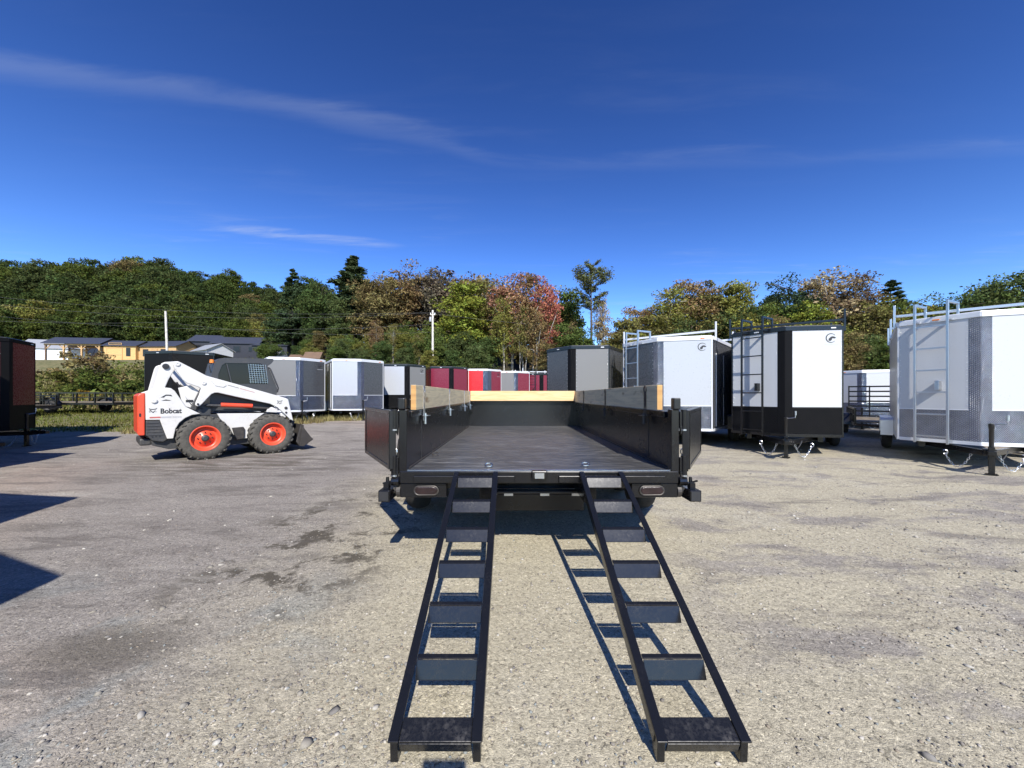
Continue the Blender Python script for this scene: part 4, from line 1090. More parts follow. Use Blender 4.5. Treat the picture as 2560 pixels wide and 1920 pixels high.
q = MB(); q.tube([(1.26, 0.44, 2.02), (1.30, 0.43, 1.98), (1.47, 0.43, 1.52), (1.45, 0.44, 1.42)], 0.014, 8); q.build("grab_rail", M['decal'], bob, True)
q = MB(); q.bar((1.30, 0.42, 1.97), (1.43, 0.42, 1.62), 0.03, 0.05, (0, 1, 0)); q.build("work_lamp_bar", M['cab'], bob, bevel=0.008)
MB().lathe([(0.045, 0), (0.045, 0.02), (0.038, 0.075), (0, 0.08)], (0.20, 0.62, 2.07), (0, 0, 1), 16).build("beacon", M['amber'], bob, True)
MB().tube([(0.18, 0.62, 1.85), (0.15, 0.62, 2.0), (0.20, 0.62, 2.07)], 0.012, 6).build("beacon_stalk", M['decal'], bob, True)
# quick coupler and bucket, curled low in front
side_prism([(1.62, 0.30), (1.72, 0.28), (1.84, 0.70), (1.76, 0.74)], 0.42, WID - 0.42).build("quick_coupler", M['steel_dirty'], bob, bevel=0.015)
side_prism([(1.77, 0.22), (1.84, 0.10), (1.94, 0.08), (2.17, 0.24), (2.15, 0.27), (1.94, 0.13), (1.86, 0.24), (1.95, 0.60), (1.88, 0.64)], 0.12, WID - 0.12).build("bucket", M['steel_dirty'], bob, bevel=0.008)
for yc in (0.10, WID - 0.10):
    side_prism([(1.84, 0.10), (1.94, 0.09), (2.14, 0.25), (2.06, 0.36), (1.95, 0.52), (1.90, 0.62)], yc - 0.018, yc + 0.018).build("bucket_cheek", M['steel_dirty'], bob, bevel=0.005)
# lettering and marks
def text_mesh(name, body, size, mat, bold=0.0):
    cu_ = bpy.data.curves.new(name, 'FONT'); cu_.body = body; cu_.size = size; cu_.extrude = 0.0015; cu_.offset = bold; cu_.resolution_u = 3
    o = bpy.data.objects.new(name, cu_); col.objects.link(o)
    dg = bpy.context.evaluated_depsgraph_get(); dg.update()
    me = bpy.data.meshes.new_from_object(o.evaluated_get(dg))
    bpy.data.objects.remove(o); bpy.data.curves.remove(cu_)
    me.materials.clear(); me.materials.append(mat)
    return me
def put_text(name, body, size, mat, loc, rot, parent, width=None, bold=0.0):
    me = text_mesh(name, body, size, mat, bold)
    o = obj(name, me, parent); o.location = loc; o.rotation_euler = rot
    if width:
        xs_ = [v.co.x for v in me.vertices]; o.scale = (width / (max(xs_) - min(xs_)), 1, 1)
    return o
put_text("lettering", "Bobcat", 0.140, M['decal'], (-0.685, 0.2575, 0.980), (R(90), 0, 0), bob, 0.325, 0.004)
put_text("model_lettering", "S650", 0.045, M['decal_grey'], (-0.50, 0.2575, 0.885), (R(90), 0, 0), bob, 0.14)
def mark(poly, mat, name, y=0.2595):
    return side_prism(poly, y, y - 0.0025).build(name, mat, bob)
mark([(-0.84, 0.888), (-0.68, 0.888), (-0.68, 0.918), (-0.84, 0.916)], M['decal_red'], "stripe")
mark([(-0.679, 0.888), (-0.515, 0.888), (-0.515, 0.92), (-0.679, 0.918)], M['decal_grey'], "stripe")
def cat(cx, cz, k, y):   # lynx-like head: ears, brow, muzzle
    m = MB()
    for poly in ([(-0.5, 0.5), (-0.42, 0.28), (-0.1, 0.22), (0.12, 0.22), (0.38, 0.28), (0.5, 0.52), (0.34, 0.40), (0.1, 0.34), (-0.12, 0.34), (-0.34, 0.38)],
                 [(-0.48, 0.18), (-0.30, 0.20), (-0.16, 0.04), (-0.02, -0.16), (0.12, -0.02), (0.30, 0.20), (0.22, 0.0), (0.10, -0.22), (-0.02, -0.30), (-0.16, -0.14), (-0.30, 0.02)],
                 [(-0.48, -0.02), (-0.30, -0.08), (-0.26, -0.18), (-0.46, -0.16)], [(0.30, -0.06), (0.40, -0.06), (0.34, -0.18), (0.26, -0.16)]):
        m.prism([(cx + u * k, cz + v * k) for u, v in poly], y, y - 0.0025, lambda u, v, h: (u, h, v))
    return m.build("cat_head_mark", M['decal'], bob)
cat(-0.79, 1.03, 0.125, 0.2595)
cat(1.44, 1.17, 0.125, 0.2145)
mark([(-0.68, 1.30), (-0.60, 1.36), (-0.52, 1.355), (-0.50, 1.32), (-0.55, 1.335), (-0.60, 1.335), (-0.63, 1.30)], M['decal'], "warning_mark")
mark([(-0.67, 1.235), (-0.60, 1.26), (-0.53, 1.245), (-0.53, 1.235)], M['decal'], "warning_mark")
side_prism([(0.42, 1.575), (0.62, 1.512), (0.62, 1.503), (0.42, 1.566)], 0.2145, 0.212).build("arm_stripe", M['decal'], bob)
side_prism([(0.64, 1.506), (0.92, 1.417), (0.92, 1.408), (0.64, 1.497)], 0.2145, 0.212).build("arm_stripe", M['decal_red'], bob)

# ------------------------------------------------------------------ open utility trailers
ws_util = wheel_meshes("wheel", 0.32, 0.19, 0.18, M['rubber'], M['plastic'], 0, 0.03, 5)
def utility(x, y, rz, label, L=4.6, w=1.9, gate=False, group="open utility trailers"):
    r = thing("utility_trailer", label, "trailer", (x, y, gz(x, y)), rz, group)
    z0 = 0.48
    for i in range(7):
        yy = -w / 2 + 0.02 + (w - 0.04) / 7 * i
        MB().b(-L / 2, L / 2, yy, yy + (w - 0.04) / 7 - 0.012, z0, z0 + 0.04).build("deck_plank", M['deckwood'], r)
    for s in (-1, 1):
        yy = s * w / 2
        MB().b(-L / 2, L / 2, yy - 0.03, yy + 0.03, z0 - 0.10, z0 - 0.001).build("frame_rail", M['black'], r)
        MB().b(-L / 2, L / 2, yy - 0.025, yy + 0.025, z0 + 0.42, z0 + 0.47).build("top_rail", M['black'], r)
        MB().b(-L / 2, L / 2, yy - 0.015, yy + 0.015, z0 + 0.22, z0 + 0.25).build("mid_rail", M['black'], r)
        for i in range(7):
            xx = -L / 2 + 0.03 + (L - 0.06) * i / 6
            MB().b(xx - 0.025, xx + 0.025, yy - 0.026, yy + 0.026, z0, z0 + 0.419).build("post", M['black'], r)
        put_wheel(r, ws_util, (-0.2, yy + s * 0.24, 0.32), R(90) * s, False)
        fp = [(-0.2 + 0.42 * math.cos(a), 0.33 + 0.40 * math.sin(a)) for a in np.linspace(0, math.pi, 13)] + [(-0.2 + 0.39 * math.cos(a), 0.33 + 0.37 * math.sin(a)) for a in np.linspace(math.pi, 0, 13)]
        MB().prism(fp, yy + s * 0.035, yy + s * 0.25, lambda u, v, h: (u, h, v)).build("fender", M['black'], r)
        MB().bar((L / 2, yy, z0 - 0.06), (L / 2 + 1.2, 0, z0 - 0.06), 0.06, 0.08).build("tongue_rail", M['black'], r)
    if gate:
        for yy in np.linspace(-w / 2 + 0.05, w / 2 - 0.05, 4):
            MB().b(-L / 2 - 0.06, -L / 2 - 0.02, yy - 0.02, yy + 0.02, z0, z0 + 1.25).build("gate_post", M['black'], r)
        for i in range(7):
            zz = z0 + 0.05 + i * 0.19
            MB().b(-L / 2 - 0.10, -L / 2 - 0.061, -w / 2 + 0.03, w / 2 - 0.03, zz, zz + 0.055).build("gate_slat", M['black'], r)
    return r
utility(-20.4, 18.3, R(-4), "long black open-sided utility trailer on the grass at left", L=5.4)
utility(-21.6, 15.9, R(3), "second open trailer half hidden behind the dark red trailer", L=3.2)
utility(12.9, 13.2, R(-128), "black utility trailer with raised slatted gate between the two right trailers", L=3.6, gate=True)

# ------------------------------------------------------------------ sheds on the bank
def gable(name, label, cat_, x, y, rz, w, d, h, rh, wall, roof, eave=0.25, windows=(), doors=(), base=None, overhang=0.25, group="sheds on the bank"):
    """ridge along local x; front wall at local y=-d/2"""
    z = gz(x, y) if base is None else base
    r = thing(name, label, cat_, (x, y, z), rz, group)
    m = MB()
    m.b(-w / 2, w / 2, -d / 2, d / 2, -1.5, h)
    m.prism([(-d / 2, h), (d / 2, h), (0, h + rh)], -w / 2, w / 2, lambda u, v, hh: (hh, u, v))
    m.build("wall", M[wall], r)
    for s in (-1, 1):
        e = d / 2 + eave; k = rh / (d / 2)
        MB().prism([(0, h + rh + 0.012), (s * e, h + rh - k * e + 0.012), (s * e, h + rh - k * e + 0.07), (0, h + rh + 0.075)], -w / 2 - overhang, w / 2 + overhang, lambda u, v, hh: (hh, u, v)).build("roof_slope", M[roof], r)
    for face, u, z0, ww, hh, mt in windows:
        fr = M['siding_white'] if mt == 'w' else M['decal'] if mt == 'd' else M['timber']
        if face == 'F': P = lambda a, b, o: (u + a, -d / 2 - o, z0 + b)
        elif face == 'L': P = lambda a, b, o: (-w / 2 - o, u + a, z0 + b)
        else: P = lambda a, b, o: (w / 2 + o, u + a, z0 + b)
        wi = MB().prism([(-ww / 2, 0), (ww / 2, 0), (ww / 2, hh), (-ww / 2, hh)], 0.002, 0.05, P).build("window", fr, r)
        MB().prism([(-ww / 2 + 0.06, 0.06), (ww / 2 - 0.06, 0.06), (ww / 2 - 0.06, hh - 0.06), (-ww / 2 + 0.06, hh - 0.06)], 0.051, 0.056, P).build("pane", M['glass'], wi)
    for face, u, ww, hh, mt in doors:
        P = (lambda a, b, o: (u + a, -d / 2 - o, b)) if face == 'F' else (lambda a, b, o: (w / 2 + o, u + a, b))
        dr = MB().prism([(-ww / 2, 0), (ww / 2, 0), (ww / 2, hh), (-ww / 2, hh)], 0.002, 0.05, P).build("door", M[mt], r)
        for a0, a1, b0, b1 in ((-ww / 2, -ww / 2 + 0.09, 0, hh), (ww / 2 - 0.09, ww / 2, 0, hh), (-ww / 2 + 0.091, ww / 2 - 0.091, hh - 0.09, hh), (-ww / 2 + 0.091, ww / 2 - 0.091, hh * 0.45, hh * 0.45 + 0.09)):
            MB().prism([(a0, b0), (a1, b0), (a1, b1), (a0, b1)], 0.051, 0.08, P).build("door_batten", M['timber'], dr)
    return r
gable("white_shed", "white shed with grey metal roof on the bank at far left", "shed", -75.2, 64.5, R(20), 8.2, 5.0, 2.3, 1.5, 'siding_white', 'roof_grey', windows=(('L', -1.0, 0.8, 0.8, 1.0, 'd'), ('L', 1.0, 0.8, 0.8, 1.0, 'd'), ('F', 1.5, 0.7, 1.3, 1.0, 'w')))
gable("white_shed", "small white shed peeping out left of the white one with the grey roof", "shed", -82.0, 64.5, R(8), 4.0, 3.6, 2.2, 1.2, 'siding_white', 'roof_grey', windows=(('F', 0.0, 0.8, 0.8, 1.0, 'd'),))
gable("pine_shed", "yellow pine shed with dark roof and braced double door", "shed", -61.3, 61.6, R(8), 4.4, 3.6, 2.4, 0.9, 'siding_pine', 'roof_dark', windows=(('F', 1.2, 0.75, 0.6, 1.3, 'd'), ('F', -0.6, 2.5, 1.8, 0.3, 't')), doors=(('F', -0.7, 2.2, 2.0, 'siding_pine'),))
gable("pine_cabin", "pine cabin with small gable behind the black trailer's left end", "shed", -56.2, 62.6, R(-4), 7.4, 4.2, 2.4, 1.0, 'timber', 'roof_dark', windows=(('F', -1.4, 0.8, 0.9, 1.1, 'd'), ('F', 1.6, 0.8, 0.9, 1.1, 'd')), doors=(('F', 0.1, 0.95, 2.0, 'timber'),))
pav = thing("timber_pavilion", "open timber pavilion with dark roof beside the pine shed", "pavilion", (-67.9, 61.0, gz(-67.9, 61.0)), R(8), "sheds on the bank")
for s in (-1, 1):
    MB().prism([(0, 3.7), (s * 2.2, 2.55), (s * 2.2, 2.62), (0, 3.78)], -4.0, 4.0, lambda u, v, h: (h, u, v)).build("roof_slope", M['roof_dark'], pav)
    MB().b(-3.8, 3.8, s * 1.8 - 0.08, s * 1.8 + 0.08, 2.32, 2.54).build("beam", M['timber'], pav)
    for x in (-3.6, -1.2, 1.2, 3.6):
        MB().b(x - 0.09, x + 0.09, s * 1.8 - 0.09, s * 1.8 + 0.09, -0.4, 2.319).build("post", M['timber'] if (x > -2) else M['timber_dark'], pav)
        for q in (-1, 1):
            if abs(x + q) < 3.7: MB().bar((x, s * 1.8, 1.75), (x + q * 0.6, s * 1.8, 2.32), 0.09, 0.09, (0, 1, 0)).build("brace", M['timber'], pav)
MB().b(-3.7, 3.7, -1.7, 1.7, -0.4, 0.06).build("deck", M['timber_dark'], pav)
for x in (1.0, 2.4): MB().b(x - 0.55, x + 0.55, 1.2, 1.3, 0.1, 1.5).build("back_panel", M['timber'], pav)
gable("grey_house", "dark house with charcoal roof, highest on the bank left of centre", "house", -51.4, 66.5, R(10), 5.4, 4.4, 2.7, 1.2, 'siding_dark', 'roof_dark', windows=(('F', -1.4, 0.8, 1.0, 1.2, 'd'), ('F', 1.4, 0.8, 1.0, 1.2, 'd')), base=7.85)
gable("grey_house", "long blue-grey shed with dark roof above the loader's cab", "house", -45.4, 64.8, R(6), 7.2, 4.0, 2.0, 1.15, 'siding_dark', 'roof_dark', windows=(('F', -2.2, 0.5, 1.1, 1.0, 'd'), ('F', 0.2, 0.5, 1.1, 1.0, 'd'), ('F', 2.4, 0.6, 0.8, 0.8, 'd')), base=8.0)
gable("grey_house", "low dark shed with flat-pitched roof right of the blue-grey one", "house", -39.0, 63.6, R(4), 5.4, 4.0, 1.9, 0.45, 'siding_dark', 'roof_dark', windows=(('F', 1.5, 0.7, 0.9, 0.8, 'd'),), base=7.55)
gable("grey_shed", "grey shed with light grey gable roof peeping over the black trailer", "shed", -44.8, 57.6, R(-28), 4.2, 3.4, 1.9, 0.95, 'siding_grey', 'roof_grey', base=6.15)
gable("tan_playhouse", "small tan playhouse with gable behind the charcoal trailer", "shed", -20.6, 40.0, R(6), 1.5, 1.2, 1.5, 0.6, 'siding_pine', 'timber_dark', base=3.75, overhang=0.12, eave=0.12, windows=(('F', 0, 0.6, 0.5, 0.6, 'd'),))
gable("tan_playhouse", "low tan shed left of the small playhouse", "shed", -22.3, 40.4, R(6), 1.6, 1.2, 1.45, 0.35, 'timber', 'timber_dark', base=3.8, overhang=0.12, eave=0.12)
gable("pale_shed", "pale green shed top left of the tan playhouse", "shed", -24.6, 40.0, R(-10), 1.6, 1.2, 1.6, 0.55, 'siding_grey', 'siding_grey', base=3.9, overhang=0.08, eave=0.08)

# ------------------------------------------------------------------ poles and wires
def pole(x, y, top, label, arm=True, lean=0.0):
    z = gz(x, y)
    r = thing("utility_pole", label, "pole", (x, y, z), 0, "utility poles")
    MB().tube([(0, 0, -0.5), (lean * 0.5, 0, (top - z) / 2), (lean, 0, top - z)], [0.125, 0.115, 0.10], 12).build("shaft", M['pole'], r, True)
    if arm:
        MB().b(-0.26, 0.26, -0.04, 0.04, top - z - 0.50, top - z - 0.42).build("cross_arm", M['pole'], r)
        for s in (-0.22, 0.22): MB().lathe([(0.04, 0), (0.05, 0.08), (0.03, 0.16), (0, 0.16)], (s, 0, top - z - 0.42), (0, 0, 1), 8).build("insulator", M['siding_white'], r)
        MB().lathe([(0, 0), (0.12, 0), (0.12, 0.45), (0.08, 0.5), (0, 0.5)], (-0.23, -0.08, top - z - 1.2), (0, 0, 1), 14).build("transformer", M['roof_grey'], r, True)
    return r
pole(-8.25, 40.0, 10.25, "pale utility pole with cross arm standing behind the maroon trailer")
pole(-37.6, 42.0, 10.6, "pale utility pole above the black trailer, leaning slightly", arm=False, lean=-0.25)
pole(-84.0, 46.0, 16.5, "utility pole beyond the left edge that carries the wires")
for k, (a, b, d) in enumerate((((-84, 46, 16.4), (-8.9, 40, 10.0), 1.8), ((-84, 46, 15.6), (-8.2, 40, 10.0), 2.2), ((-84, 46, 14.2), (-8.2, 40, 8.8), 2.2), ((-84, 45.6, 12.4), (-37.8, 42, 9.4), 0.9), ((-37.8, 42, 9.4), (-8.2, 40, 8.0), 0.7), ((-8.2, 40, 9.9), (58, 52, 13.0), 2.4))):
    o = MB().tube(sag(a, b, d, 14), 0.009, 5).build("utility_wire", M['wire'], None, True)
    tag(o, ["top dark wire sagging across the wooded hill", "second wire sagging across the wooded hill", "third wire sagging across the wooded hill", "low wire running to the leaning pole", "low wire from the leaning pole to the pole with cross arm", "wire running off to the right through the trees"][k], "wire", "overhead wires")

# ------------------------------------------------------------------ trees
def quads_mesh(name, cen, size, mat, tilt=1.0, aspect=0.6):
    n = len(cen)
    a = rng.normal(size=(n, 3)); a[:, 2] *= tilt
    a /= np.linalg.norm(a, axis=1)[:, None]
    b = rng.normal(size=(n, 3)); b -= a * np.sum(a * b, 1)[:, None]; b /= np.linalg.norm(b, axis=1)[:, None]
    s = size * (0.45 + 1.15 * rng.random(n) ** 1.6)[:, None]
    a = a * s; b = b * s * aspect
    nrm = np.cross(a, b); nrm /= np.linalg.norm(nrm, axis=1)[:, None]
    bend = nrm * s * 0.25
    V = np.stack([cen - a, cen + b + bend * 0, cen + a, cen - b], 1) 
    V[:, 1] += bend; V[:, 3] += bend
    return np_mesh(name, V.reshape(-1, 3), np.arange(4 * n).reshape(-1, 4), mat)

def broad(seed, H, base, rad, nclus, nleaf, leaf, clus_r, sparse=0.0, bark='bark', forks=7, multi=1, round_=1.0):
    global rng
    rng = np.random.default_rng(seed); rd = random.Random(seed)
    cz = (H + base) / 2; hz = (H - base) / 2
    C = []
    while len(C) < nclus:
        p = rng.normal(size=3); p /= np.linalg.norm(p)
        rr = rng.random() ** 0.42
        q = p * rr
        wob = 1 + 0.20 * noise.noise((p[0] * 1.7 + seed, p[1] * 1.7, p[2] * 1.7))
        z = q[2]
        taper = (1 - 0.35 * max(0, z)) if round_ < 1 else 1
        c = np.array([q[0] * rad * wob * taper, q[1] * rad * wob * taper, cz + z * hz * wob])
        C.append(c)
    C = np.array(C)
    per = nleaf // nclus
    pts = []
    for c in C:
        k = int(per * (0.5 + rd.random()))
        d = rng.normal(size=(k, 3)); d /= np.linalg.norm(d, axis=1)[:, None]
        r = clus_r * (0.6 + 0.7 * rd.random())
        d *= (r * rng.random(k) ** 0.45)[:, None]; d[:, 2] *= 0.62
        pts.append(c + d)
    crown = quads_mesh("crown", np.concatenate(pts), leaf, M['leaf'], 0.8)
    t = MB()
    for q in range(multi):
        ang = rd.random() * 6.28; off = 0.0 if multi == 1 else 0.35
        lean = Vector((math.cos(ang), math.sin(ang), 0)) * (0.25 if multi == 1 else 1.1)
        st = [Vector((math.cos(ang) * off, math.sin(ang) * off, -0.6)) + lean * (i / 6) + Vector((0.12 * rd.uniform(-1, 1), 0.12 * rd.uniform(-1, 1), (H * 0.9 + 0.6) * i / 6)) for i in range(7)]
        r0 = H * (0.015 if multi == 1 else 0.010)
        t.tube(st, [r0 * (1 - 0.85 * i / 6) for i in range(7)], 7)
        for _ in range(forks):
            i = rd.randint(2, 5); p = st[i].lerp(st[i + 1], rd.random()) if i < 6 else st[i]
            tgt = Vector(C[rd.randrange(len(C))]); 
            if tgt.z < p.z: tgt.z = p.z + 0.8
            midp = p.lerp(tgt, 0.5) + Vector((0, 0, 0.3))
            t.tube([p, midp, tgt], [r0 * 0.38, r0 * 0.25, r0 * 0.10], 5)
    return t.mesh("trunk", M[bark], True), crown, H

def conifer(seed, H, base, rad, whorls, leaf=0.22, scr=0.0, per=900):
    global rng
    rng = np.random.default_rng(seed); rd = random.Random(seed)
    t = MB(); t.tube([(0, 0, -0.5), (0.05, 0, H * 0.5), (0, 0.05, H)], [H * 0.016, H * 0.010, 0.02], 7)
    pts = []
    for w in range(whorls):
        f = w / (whorls - 1)
        z = base + (H - base) * f
        R0 = rad * (1 - f) ** 0.75 * (0.75 + 0.5 * rd.random()) + 0.25
        if scr: R0 = rad * (0.55 + 0.45 * math.sin(f * 2.6 + 0.3)) * (0.6 + 0.6 * rd.random())
        nb = rd.randint(5, 7)
        for bq in range(nb):
            if rd.random() < scr * 0.5: continue
            a = rd.random() * 6.28; L = R0 * (0.7 + 0.5 * rd.random())
            rise = (0.12 + 0.30 * f if not scr else 0.55)
            tip = Vector((math.cos(a) * L, math.sin(a) * L, z + L * rise))
            b0 = Vector((0, 0, z)); t.tube([b0, b0.lerp(tip, 0.5) - Vector((0, 0, 0.06)), tip], [0.045, 0.03, 0.012], 4)
            k = int(per / whorls / nb * 6 * (0.3 + L / rad))
            f2 = 0.25 + 0.75 * rng.random(k) ** 0.6
            c = np.array(b0)[None] + (np.array(tip - b0))[None] * f2[:, None]
            sp = 0.14 + 0.30 * L * 0.5 * f2
            c = c + rng.normal(size=(k, 3)) * sp[:, None] * np.array([0.55, 0.55, 0.28])
            pts.append(c)
    crown = quads_mesh("crown", np.concatenate(pts), leaf, M['needle'], 0.5, 0.35)
    return t.mesh("trunk", M['bark'], True), crown, H

B = [broad(21, 13, 2.6, 3.3, 110, 15000, 0.145, 1.25), broad(22, 13, 2.2, 2.9, 95, 13500, 0.145, 1.15), broad(23, 13, 3.4, 3.5, 120, 16000, 0.145, 1.25, forks=9), broad(24, 13, 1.4, 2.6, 95, 13500, 0.14, 1.05, round_=0.5)]
BD = [broad(61, 14, 3.0, 3.9, 120, 15000, 0.21, 1.45), broad(62, 14, 2.2, 3.5, 110, 14000, 0.21, 1.35), broad(63, 14, 3.8, 4.3, 130, 16000, 0.21, 1.45)]
S = [broad(31, 13, 3.8, 2.4, 80, 7500, 0.125, 1.05, bark='birch', forks=16), broad(32, 13, 4.4, 2.2, 70, 6500, 0.125, 1.0, bark='birch', forks=16, multi=2), broad(33, 13, 3.0, 2.6, 85, 8000, 0.125, 1.05, bark='birch', forks=18)]
C_ = [conifer(41, 15, 2.0, 3.3, 22, 0.20, per=9000), conifer(42, 15, 3.0, 2.8, 20, 0.20, per=8000)]
SP = [conifer(51, 13, 8.4, 2.0, 11, 0.13, scr=0.5, per=1050)]
def bush_mesh(seed):
    return broad(seed, 3.2, 0.1, 1.7, 34, 4200, 0.10, 0.55, forks=6)
BU = [bush_mesh(71), bush_mesh(72)]

GREEN = [(0.104, 0.139, 0.039), (0.083, 0.118, 0.039), (0.130, 0.161, 0.039), (0.096, 0.121, 0.044)]
OLIVE = [(0.195, 0.190, 0.049), (0.176, 0.158, 0.055)]
RUST = [(0.256, 0.173, 0.085), (0.213, 0.151, 0.071), (0.177, 0.141, 0.061)]
PURP = [(0.110, 0.095, 0.068), (0.128, 0.100, 0.071)]
REDS = [(0.342, 0.122, 0.088), (0.305, 0.160, 0.104)]
YEL = [(0.215, 0.241, 0.044), (0.247, 0.221, 0.047)]
TAN = [(0.305, 0.237, 0.134)]
CONI = [(0.050, 0.074, 0.036), (0.060, 0.082, 0.038)]
rt = random.Random(5)
def tree(src, x, y, h, colr, label, group, name="tree", wide=1.0, z=None):
    tm, cm_, H = src
    r = thing(name, label, "tree" if name != "bush" else "bush", (x, y, gz(x, y) if z is None else z), rt.random() * 6.28, group)
    k = h / H
    r.scale = (k * wide, k * wide, k)
    obj("trunk", tm, r)
    c = obj("crown", cm_, r)
    j = 0.85 + 0.3 * rt.random()
    c.color = (colr[0] * j, colr[1] * j, colr[2] * j, 1)
    return r
def sky_tree(src, t, e, y, colr, label, group, name="tree", wide=1.0, hmin=6, hmax=24):
    """a tree on bearing t = x/y whose top stands at slope e above eye level"""
    x = t * y
    h = min(hmax, max(hmin, 1.33 + e * y - gz(x, y)))
    return tree(src, x, y, h, colr, label, group, name, wide)
G1 = "trees of the wood on the left hillside"
LBL = "dark green tree in the packed wood covering the left hillside"
# skyline: bearing, slope
def sk(p, q): return ((p * 1.1573 - 1280) / 961, (990 - q * 1.1573) / 961)
SKY = [(-60, 556), (0, 555), (70, 550), (130, 565), (200, 560), (270, 555), (340, 552), (385, 572), (440, 590), (500, 588), (560, 600), (600, 606), (690, 605)]
def sky_e(t):
    pts = [sk(*s) for s in SKY]
    if t <= pts[0][0]: return pts[0][1]
    for (a, ea), (b, eb) in zip(pts, pts[1:]):
        if a <= t <= b: return ea + (eb - ea) * (t - a) / (b - a)
    return pts[-1][1]
for y, step, drop in ((112, 5.0, 0.0), (104, 4.8, 0.008), (97, 4.8, 0.02), (90, 4.6, 0.035), (84, 4.6, 0.055), (78, 4.4, 0.08), (72, 4.2, 0.105), (69, 4.0, 0.14)):
    x = -1.52 * y
    while x < -0.50 * y:
        yy = y + rt.uniform(-2.5, 2.5); xx = x + rt.uniform(-1.2, 1.2)
        t_ = xx / yy
        e = sky_e(t_) - drop + rt.uniform(-0.03, 0.006)
        h = 1.33 + e * yy - gz(xx, yy)
        h = max(8, min(21, h))
        c = rt.choice(GREEN * 8 + OLIVE + [RUST[2]]); g_ = c in GREEN; c = tuple(v * 0.66 for v in c) if g_ else c
        if 1.33 + sky_e(t_) * yy > gz(xx, yy) + 4:
            hue = "russet-tinged" if c == RUST[2] else "olive" if c in OLIVE else "dark green"
            row = "on the crest of the left hill" if y > 100 else "high on the left hillside" if y > 88 else "halfway down the left hillside" if y > 75 else "low on the hill behind the sheds"
            tree(rt.choice(BD), xx, yy, min(h, 1.33 + (sky_e(t_) + 0.006) * yy - gz(xx, yy)), c, hue + " broadleaf tree in the packed wood " + row, G1, wide=rt.uniform(0.85, 1.1))
        x += step * rt.uniform(0.85, 1.15)
# individual trees, left to right
def one(src, p, q, y, c, label, group="trees behind the yard", **kw):
    t_, e = sk(p, q); return sky_tree(src, t_, e, y, c, label, group, **kw)
one(C_[0], 632, 585, 64, CONI[0], "dark conifer poking above the wood right of the leaning pole", name="conifer_tree", hmax=18, wide=0.9)
one(C_[0], 765, 558, 56, CONI[1], "tall dark pine standing highest left of centre", name="conifer_tree", wide=1.45)
one(B[2], 690, 612, 54, GREEN[1], "dark green tree left of the tall pine")
one(B[3], 735, 640, 50, GREEN[3], "green tree under the tall pine")
one(B[0], 815, 590, 49, RUST[2], "russet brown broad tree right of the tall pine", wide=1.1)
one(B[2], 868, 578, 53, RUST[1], "brown-topped tree behind the russet one", wide=1.1)
one(B[0], 925, 580, 54, PURP[0], "dull purple-brown tree above the pole with cross arm", wide=1.1)
one(B[1], 965, 577, 55, PURP[1], "purplish tree right of the pole with cross arm", wide=1.15)
one(B[3], 1000, 600, 45, YEL[0], "pointed yellow-green tree right of the pole with cross arm", wide=1.25)
one(B[0], 1032, 584, 53, RUST[1], "rusty tree behind the yellow-green one")
one(S[2], 1066, 602, 47, OLIVE[1], "olive thin-leaved tree left of the red maples", wide=1.15)
one(S[0], 1108, 588, 45, REDS[1], "pale-trunked maple with pinkish red thin crown", wide=1.05)
one(S[1], 1142, 592, 44, RUST[0], "orange-red thin tree between the two red maples", wide=1.0)
one(S[0], 1176, 598, 43.5, REDS[0], "brightest red slender maple above the grey trailer", wide=0.85)
one(B[3], 1226, 618, 48, GREEN[0], "green tree left of the bare-stemmed pine", wide=0.9)
one(SP[0], 1277, 578, 43, (0.115, 0.125, 0.050), "bare-stemmed pine with tufted top standing alone in the gap", name="conifer_tree", wide=0.9)
one(S[1], 1300, 640, 43.5, TAN[0], "nearly bare thin tree beside the tufted pine", wide=0.6)
one(B[1], 1345, 690, 50, RUST[2], "low rusty tree in the dip of the skyline", hmin=4)
one(B[0], 1392, 655, 48, RUST[0], "rust coloured tree right of the dip")
one(S[2], 1440, 618, 46, OLIVE[0], "olive thin tree above the silver trailer's ladder", wide=1.15)
one(S[2], 1490, 602, 47, RUST[0], "pink-brown thin-topped tree above the silver trailer", wide=1.2)
one(B[1], 1535, 597, 46, OLIVE[1], "tall olive tree right of the pink-brown one")
one(B[3], 1585, 602, 45, OLIVE[0], "tall olive-green tree above the black roof rack", wide=1.05)
one(B[0], 1650, 645, 47, GREEN[2], "green tree above the white trailer's roof, left")
one(B[2], 1700, 604, 49, CONI[0], "dark round-topped tree above the white trailer", wide=1.0)
one(B[1], 1750, 640, 44, YEL[0], "yellow-green tree in front of the dark round one")
one(S[2], 1795, 580, 47, TAN[0], "tall tan-pink tree above the bird emblem", wide=1.35)
one(S[0], 1850, 588, 46, (0.17, 0.125, 0.075), "tan thin-topped tree right of the tall tan-pink one", wide=1.15)
one(B[1], 1880, 640, 43, OLIVE[1], "olive tree above the gap between the right trailers")
one(C_[1], 1925, 610, 46, CONI[0], "dark pine above the gap between the right trailers", name="conifer_tree", wide=1.1)
one(B[2], 2010, 645, 44, GREEN[3], "dark tree left of the right ladder's top")
one(B[0], 2065, 632, 43, GREEN[1], "dark green tree above the right ladder")
one(B[2], 2120, 618, 43, GREEN[0], "green tree at right, above the silver corner plate")
one(B[0], 2165, 588, 42, GREEN[3], "tallest dark tree near the right edge")
one(B[1], 2225, 572, 42, GREEN[1], "dark tree cut by the right edge")
one(B[3], 2290, 585, 41, GREEN[0], "tree beyond the right edge")
